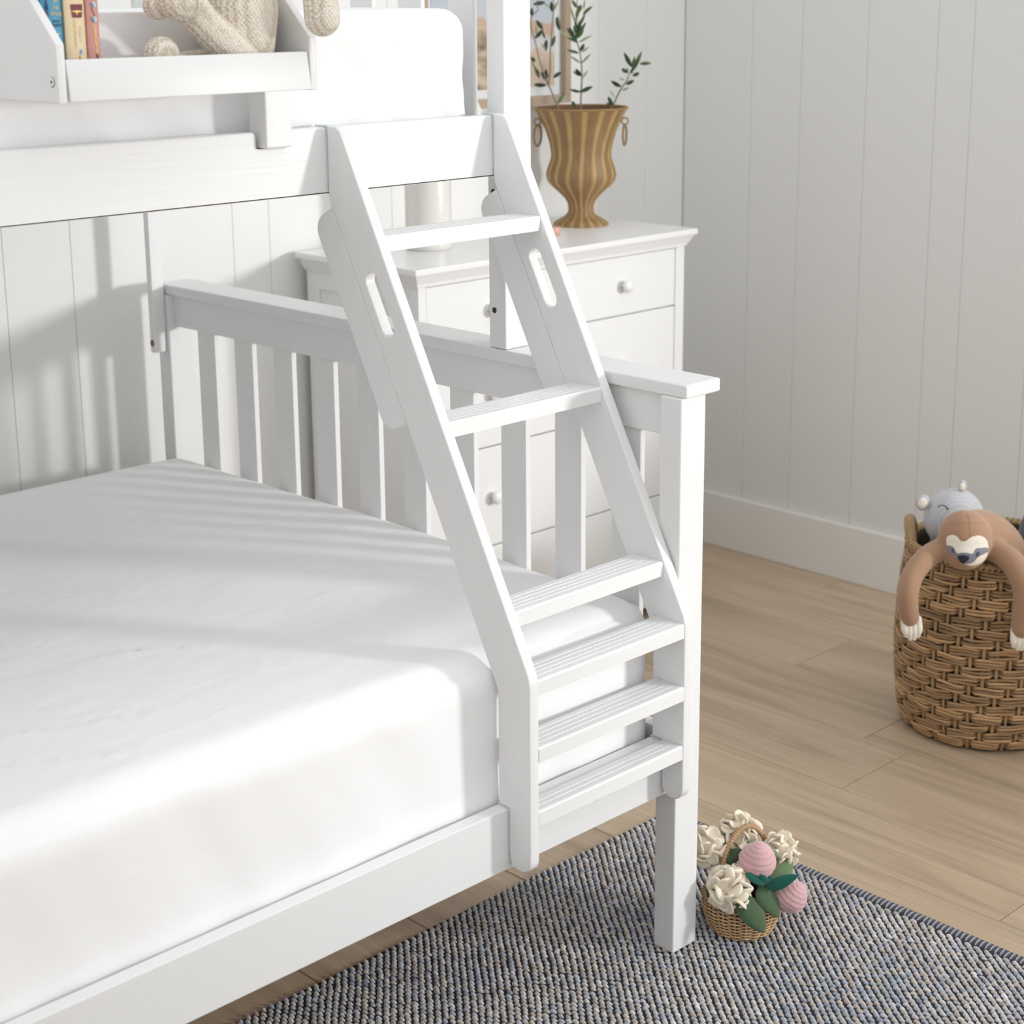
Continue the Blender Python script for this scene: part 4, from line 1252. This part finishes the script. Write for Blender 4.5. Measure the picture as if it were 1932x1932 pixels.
NOSE = [(-0.1365, 0.4494), (-0.1307, 0.4525), (-0.1206, 0.4518), (-0.1148, 0.4481), (-0.117, 0.4418), (-0.1247, 0.4356), (-0.131, 0.4398)]
EYE1 = [(-0.1007, 0.4554), (-0.0979, 0.46), (-0.0938, 0.4585), (-0.0935, 0.4522), (-0.0973, 0.4486), (-0.1004, 0.4508)]
EYE2 = [(-0.1479, 0.4663), (-0.1451, 0.4663), (-0.1428, 0.461), (-0.1434, 0.4579), (-0.1467, 0.46)]
VD = (0, 0.95, -0.31)
def lift(ol):     # outlines were measured on the plane y = -0.2; rays start at y = -0.4 and sink
    return [(a, b + 0.2 * 0.31 / 0.95) for a, b in ol]
for nm, ol, off, mt_ in (('face_mask', MASK, 0.0010, M_cream), ('eye_band', BAND, 0.0018, M_slate), ('nose', NOSE, 0.0030, M_black), ('eye', EYE1, 0.0026, M_ink), ('eye', EYE2, 0.0026, M_ink)):
    o = applique(nm, lift(ol), body, VD, off, mt_, sl, 0.0010, y0=-0.4)
    if nm == 'face_mask': o['label'] = 'cream cloth mask'
def claws(cx, cy, cz, lean):
    for i in range(4):
        t = (i - 1.5)
        L = 0.040 - 0.0035 * abs(t) * 1.6
        blob('claw', [('t', [(cx + t * 0.0098, cy + 0.002, cz + 0.006), (cx + t * 0.0098 + lean * 0.5, cy - 0.003, cz - L * 0.5), (cx + t * 0.0080 + lean, cy, cz - L)], [0.0078, 0.0080, 0.0052])], 0.0019, M_cream, sl, 3)
claws(-0.2290, -0.240, 0.320, 0.004)
claws(0.0035, -0.238, 0.294, -0.002)
seam = []
for t in np.linspace(0.0, 1.0, 24):
    seam.append((-0.113, 0, 0.548 - 0.052 * t))
bmv = bmesh.new(); bmv.from_mesh(body.data); bv = BVHTree.FromBMesh(bmv); bmv.free()
def surf(x, z):
    h, nn_, _, _ = bv.ray_cast(Vector((x, -0.4, z)), Vector((0, 1, 0)), 1.0)
    return None if h is None else h + nn_ * 0.0002
for ln in ([(-0.113, 0.543 - 0.05 * t) for t in np.linspace(0, 1, 20)], [(-0.160 + 0.098 * t, 0.520 + 0.008 * math.sin(PI * t)) for t in np.linspace(0, 1, 20)]):
    pp = [surf(*q) for q in ln]; pp = [q for q in pp if q is not None]
    if len(pp) > 3: tube('seam', pp, 0.0006, M_slate if False else M_sloth, sl, 5)

# ------------------------------------------------------------------ pale grey bear behind the sloth
br = empty('bear_toy', (1.26, 0.16, 0.0), ROT)
tag(br, 'pale grey ribbed bear soft toy with cream ears behind the sloth', 'soft toy', 'soft toys in the seagrass basket')
bh = blob('head', [('e', (-0.0850, 0.010, 0.468), (0.067, 0.062, 0.068)), ('t', [(-0.08, 0.03, 0.43), (-0.055, 0.05, 0.33), (-0.045, 0.05, 0.20)], [0.052, 0.062, 0.065])], 0.0045, M_grey_knit, br, 6)
for ex, ez, rz_ in ((-0.158, 0.508, 0.35), (-0.0735, 0.546, -0.25)):
    blob('ear', [('e', (ex, 0.0, ez), (0.0165 if ex < -0.1 else 0.010, 0.0075, 0.0185 if ex < -0.1 else 0.014))], 0.0022, M_grey_knit, br, 3)
    o = blob('inner_ear', [('e', (ex - 0.002, -0.0050, ez - 0.001), (0.0115 if ex < -0.1 else 0.006, 0.0048, 0.0135 if ex < -0.1 else 0.009))], 0.0016, M_cream, br, 3)
    o['label'] = 'cream inner ear'
bmv = bmesh.new(); bmv.from_mesh(bh.data); bv = BVHTree.FromBMesh(bmv); bmv.free()
for cx_, cz_ in ((-0.120, 0.500),):
    pp = [surf(cx_ + 0.010 * math.cos(a), cz_ + 0.009 * math.sin(a)) for a in np.linspace(0.3, 2.9, 12)]
    pp = [q for q in pp if q is not None]
    if len(pp) > 3: tube('closed_eye', pp, 0.0011, M_ink, br, 6)
    pp = [surf(cx_ + 0.006 + 0.002 * t, cz_ + 0.006 - 0.004 * t) for t in (0, 0.5, 1)]
    tube('eyelash', [q for q in pp if q is not None], 0.0013, M_ink, br, 6)

# ------------------------------------------------------------------ dark grey toy at the right
dk = empty('dark_grey_toy', (1.26, 0.16, 0.0), ROT)
tag(dk, 'dark grey knitted soft toy at the right-hand side of the basket', 'soft toy', 'soft toys in the seagrass basket')
blob('body', [('t', [(0.108, 0.02, 0.20), (0.110, 0.03, 0.36), (0.112, 0.035, 0.43), (0.122, 0.035, 0.485)], [0.050, 0.048, 0.044, 0.032]),
              ], 0.0045, M_dark_knit, dk, 8)
blob('arm', [('t', [(0.085, -0.03, 0.38), (0.100, -0.06, 0.33), (0.11, -0.07, 0.26)], [0.02, 0.02, 0.02])], 0.004, M_dark_knit, dk, 6)

# ------------------------------------------------------------------ small flower basket with felt flowers
FB = (0.155, -0.025, 0.0006)
fb = empty('flower_basket', FB, ROT)
tag(fb, 'small round wicker basket with hoop handle beside the front bed post', 'basket')
M_cane = mat('pale_cane', (0.56, 0.37, 0.19), 0.5, attr='tint', bump=((900, 900, 900), 0.3, 0.0005))
M_cane2 = mat('cane_handle', (0.58, 0.38, 0.22), 0.45, var=((0.40, 0.24, 0.12), (400, 400, 400), 0.6))
FH = 0.062
def FR(z): return 0.050 + 0.0165 * math.sin(PI / 2 * min(1, z / 0.052))
NSF = 20
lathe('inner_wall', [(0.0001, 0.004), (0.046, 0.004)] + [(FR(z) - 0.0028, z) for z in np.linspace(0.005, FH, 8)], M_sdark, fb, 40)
for s in range(NSF):
    a = 2 * PI * s / NSF
    tube('stake', [(FR(z) * math.cos(a), FR(z) * math.sin(a), z) for z in np.linspace(0.001, FH, 9)], 0.0024, M_cane2, fb, 6)
nrow = 17
for row in range(nrow):
    z_ = 0.0025 + row * (FH - 0.004) / (nrow - 1)
    V = []; Fc = []; T_ = []
    nseg = NSF * 6
    base = np.array((0.60, 0.41, 0.22)) * random.uniform(0.85, 1.15)
    for i in range(nseg):
        a = 2 * PI * i / nseg
        off = 0.0028 * math.cos(NSF * a / 2 + (PI if row % 2 else 0)) + 0.0006
        rr2 = FR(z_) + off
        for k in range(5):
            q = 2 * PI * k / 5
            V.append(((rr2 + 0.0017 * math.cos(q)) * math.cos(a), (rr2 + 0.0017 * math.cos(q)) * math.sin(a), z_ + 0.0017 * math.sin(q)))
            T_.append((*np.clip(base * (1 + 0.25 * noise.noise(Vector((a * 3, row * 2, 0)))), 0, 1), 1))
    for i in range(nseg):
        i2 = (i + 1) % nseg
        for k in range(5):
            k2 = (k + 1) % 5
            Fc.append((i * 5 + k, i2 * 5 + k, i2 * 5 + k2, i * 5 + k2))
    ob = mk('weaver', V, Fc, M_cane, fb, True)
    ca = ob.data.color_attributes.new('tint', 'FLOAT_COLOR', 'POINT')
    ca.data.foreach_set('color', np.array(T_, dtype=np.float32).ravel())
ringp = []
for i in range(500):
    a = 2 * PI * i / 500; q = 2 * PI * 46 * i / 500
    r_ = FR(FH) + 0.0006 + 0.0030 * math.cos(q)
    ringp.append((r_ * math.cos(a), r_ * math.sin(a), FH + 0.0030 * math.sin(q)))
ringp.append(ringp[0])
tube('rim', ringp, 0.0016, M_cane2, fb, 5)
hp = []
for t in np.linspace(0, PI, 33):
    hp.append((0.0085 + -0.0505 * math.cos(t) * 1.0, 0.026 - 0.045 * math.cos(t) * 0.7, 0.060 + 0.118 * math.sin(t)))
h = tube('handle', hp, 0.0040, M_cane2, fb, 8)
hs_ = spline(hp, 9); cp = []
for i, p in enumerate(hs_):
    q = i * 1.05
    tdir = (hs_[min(i + 1, len(hs_) - 1)] - hs_[max(i - 1, 0)]).normalized()
    n1 = tdir.cross(Vector((0, 1, 0.2))).normalized(); n2 = tdir.cross(n1)
    cp.append(p + (n1 * math.cos(q) + n2 * math.sin(q)) * 0.0043)
tube('handle_wrap', cp, 0.0012, M_cane2, h, 5)

M_felt = mat('cream_wool_felt', (0.84, 0.755, 0.615), 0.95, sheen=0.4, bump=((500, 500, 500), 0.25, 0.0007))
M_pinkf = mat('dusty_pink_felt', (0.64, 0.39, 0.405), 0.95, sheen=0.4, bump=((700, 700, 700), 0.4, 0.0007))
M_gfelt = mat('forest_green_felt', (0.065, 0.115, 0.055), 0.95, sheen=0.25, bump=((600, 600, 600), 0.3, 0.0006))
M_gfelt2 = mat('sage_green_felt', (0.14, 0.215, 0.105), 0.95, sheen=0.25, bump=((600, 600, 600), 0.3, 0.0006))
M_teal = mat('deep_teal_felt', (0.008, 0.115, 0.085), 0.95, sheen=0.25, bump=((600, 600, 600), 0.3, 0.0006))
def petal_mesh(rad, th=0.0031, cup=0.35):
    V = [(0, 0, th)]; Fc = []
    ns = 18
    prof = [(0.5, 1), (0.85, 1), (1.0, 0.55), (1.0, -0.55), (0.85, -1), (0.5, -1)]
    for (pr, pz) in prof:
        for i in range(ns):
            a = 2 * PI * i / ns
            r_ = rad * pr * (1 + 0.05 * math.cos(2 * a))
            V.append((r_ * math.cos(a), r_ * math.sin(a), th * pz + cup * (rad * pr) ** 2 / rad * (0.6 + 0.4 * math.cos(2 * a))))
    V.append((0, 0, -th))
    for i in range(ns):
        Fc.append((0, 1 + i, 1 + (i + 1) % ns))
    for j in range(len(prof) - 1):
        for i in range(ns):
            i2 = (i + 1) % ns
            Fc.append((1 + j * ns + i, 1 + (j + 1) * ns + i, 1 + (j + 1) * ns + i2, 1 + j * ns + i2))
    L = 1 + (len(prof) - 1) * ns
    for i in range(ns):
        Fc.append((len(V) - 1, L + (i + 1) % ns, L + i))
    me = bpy.data.meshes.new('petal'); me.from_pydata(V, [], Fc); me.update(); me.shade_smooth(); me.materials.append(M_felt)
    return me
PM = [petal_mesh(0.0165, cup=c) for c in (0.25, 0.5, -0.3)]
def carnation(label, c, R, face, n=30, ps=1.0, tight=0.75, seed=1):
    rnd = random.Random(seed)
    root = empty('felt_flower', FB, ROT)
    tag(root, label, 'flower', 'felt flowers in the small basket')
    fc = Vector(face).normalized()
    up = Vector((0, 0, 1)) if abs(fc.z) < 0.9 else Vector((1, 0, 0))
    ux = up.cross(fc).normalized(); uy = fc.cross(ux)
    core = blob('flower_centre', [('e', c, (R * 0.55, R * 0.55, R * 0.55))], 0.004, M_felt, root, 2)
    for i in range(n):
        # spiral from the middle outwards over the front two thirds of a ball
        t = (i + 0.5) / n
        th = math.acos(1 - 1.55 * t); ph = i * 2.39996 + rnd.uniform(-0.2, 0.2)
        d = ux * math.sin(th) * math.cos(ph) + uy * math.sin(th) * math.sin(ph) + fc * math.cos(th)
        o = bpy.data.objects.new('petal', PM[rnd.randrange(3)]); link(o, root)
        s = ps * rnd.uniform(0.82, 1.1) * (0.75 + 0.35 * t) * R / 0.038
        # petals stand on edge near the middle and open out towards the rim
        tang = d.cross(Vector((rnd.uniform(-1, 1), rnd.uniform(-1, 1), rnd.uniform(-1, 1)))).normalized()
        nrm_ = (tang * (1 - tight * t) + d * (0.35 + tight * t)).normalized()
        o.location = Vector(c) + d * R * 0.66
        q = nrm_.to_track_quat('Z', 'Y')
        o.rotation_mode = 'QUATERNION'; o.rotation_quaternion = q
        o.scale = (s * rnd.uniform(0.85, 1.0), s, s)
    return root
FL = [
 carnation('cream felt flower at the left rear of the small basket, next to the bed post', (-0.060, 0.028, 0.138), 0.0400, (-0.3, -0.5, 0.6), 34, 0.80, 0.35, 3),
 carnation('cream felt flower at the back of the small basket, behind its hoop handle', (0.000, 0.052, 0.155), 0.0400, (0, -0.4, 0.9), 34, 0.85, 0.4, 5),
 carnation('cream felt flower at the right of the small basket, above the green leaves', (0.071, 0.030, 0.132), 0.0370, (0.4, -0.4, 0.8), 32, 0.80, 0.4, 8),
 carnation('largest cream felt flower hanging over the front of the small basket', (-0.026, -0.045, 0.098), 0.0440, (-0.1, -0.9, 0.45), 34, 1.0, 0.85, 13)]
def bud(label, c, R, axis, seed):
    root = empty('felt_bud', FB, ROT)
    tag(root, label, 'flower', 'felt flowers in the small basket')
    V = []; Fc = []
    nu, nv = 56, 60
    ax_ = Vector(axis).normalized(); Q = ax_.to_track_quat('Z', 'Y')
    for j in range(nv + 1):
        v = j / nv; th = PI * v
        for i in range(nu):
            u = i / nu
            k_ = (v * 11 + u + 0.25 * math.sin(2 * PI * u * 2) * 0.3) % 1.0
            rid = 0.055 * (k_ ** 2 - 0.4)
            taper = 1.0 - 0.22 * max(0, math.cos(th)) 
            r_ = R * (1 + rid) * math.sin(th) * taper
            p = Vector((r_ * math.cos(2 * PI * u), r_ * math.sin(2 * PI * u), R * 1.08 * math.cos(th) * (1 + rid * 0.5)))
            V.append(Vector(c) + Q @ p)
    for j in range(nv):
        for i in range(nu):
            i2 = (i + 1) % nu
            Fc.append((j * nu + i, (j + 1) * nu + i, (j + 1) * nu + i2, j * nu + i2))
    mk('coiled_petals', V, Fc, M_pinkf, root, True)
    return root
B1_ = bud('round pink felt bud in the middle of the small basket', (0.0225, -0.022, 0.139), 0.0325, (0.1, -0.25, 1.0), 1)
B2_ = bud('round pink felt bud at the lower right, drooping over the small basket rim', (0.0805, -0.040, 0.079), 0.0285, (0.55, -0.2, 0.75), 2)
def felt_leaf(parent, base, tip, width, mt, bow=0.006, nrm_=(0, -1, 0.2), fold=0.25):
    b = Vector(base); t = Vector(tip); ax_ = t - b; L = ax_.length; d = ax_.normalized()
    n0 = Vector(nrm_); n0 = (n0 - d * n0.dot(d)).normalized(); sd = d.cross(n0)
    V = []; Fc = []; nl = 12; th = 0.0011
    cols = (-1, -0.5, 0, 0.5, 1)
    for s_ in (1, -1):
        for i in range(nl + 1):
            u = i / nl
            w_ = width * (math.sin(PI * min(1, u ** 0.75)) ** 0.75 if 0 < u < 1 else 0.02)
            for c_ in cols:
                V.append(b + d * L * u + sd * w_ * c_ + n0 * (bow * math.sin(PI * u) + s_ * th + abs(c_) * w_ * fold * -1))
    m_ = (nl + 1) * 5
    for i in range(nl):
        for j in range(4):
            a = i * 5 + j
            Fc.append((a, a + 1, a + 6, a + 5)); Fc.append((m_ + a + 5, m_ + a + 6, m_ + a + 1, m_ + a))
        a = i * 5
        Fc.append((m_ + a, m_ + a + 5, a + 5, a)[::-1]); a = i * 5 + 4
        Fc.append((a, a + 5, m_ + a + 5, m_ + a)[::-1])
    bm_ = bmesh.new()
    vs = [bm_.verts.new(v) for v in V]
    for f_ in Fc:
        try: bm_.faces.new([vs[i] for i in f_])
        except ValueError: pass
    bmesh.ops.recalc_face_normals(bm_, faces=bm_.faces)
    return from_bm('felt_leaf', bm_, mt, parent, smooth=True)
felt_leaf(FL[3], (-0.012, -0.060, 0.091), (0.0265, -0.096, 0.041), 0.0225, M_gfelt, 0.008, (0.2, -0.8, 0.55))
felt_leaf(FL[3], (0.0240, -0.045, 0.103), (0.0535, -0.076, 0.058), 0.0200, M_gfelt, 0.004, (0.5, -0.8, 0.5))
felt_leaf(B1_, (0.0420, -0.018, 0.100), (0.0880, 0.004, 0.1210), 0.0240, M_gfelt2, 0.004, (-0.3, -0.9, 0.5))
felt_leaf(FL[2], (0.0070, 0.008, 0.1580), (0.0660, -0.010, 0.1330), 0.0095, M_gfelt2, 0.012, (0.3, -0.4, 1.0))
felt_leaf(FL[1], (-0.0290, 0.004, 0.1250), (0.0020, 0.010, 0.1420), 0.0120, M_gfelt, 0.004, (0, -1, 0.4))
felt_leaf(FL[0], (-0.0180, 0.000, 0.1180), (-0.0300, 0.002, 0.1400), 0.0080, M_gfelt, 0.002, (0, -1, 0.3))
felt_leaf(B1_, (0.0350, -0.052, 0.110), (-0.0030, -0.050, 0.1280), 0.0095, M_teal, 0.004, (0.1, -0.9, 0.5))
felt_leaf(B1_, (0.0370, -0.050, 0.108), (0.0230, -0.054, 0.1290), 0.0070, M_teal, 0.003, (-0.3, -0.9, 0.3))
felt_leaf(B2_, (0.0400, -0.046, 0.098), (0.0880, -0.062, 0.1310), 0.0110, M_teal, 0.007, (-0.3, -0.9, 0.6))
felt_leaf(B2_, (0.0420, -0.040, 0.118), (0.0450, -0.046, 0.0840), 0.0100, M_teal, 0.002, (0.2, -1, 0.0))
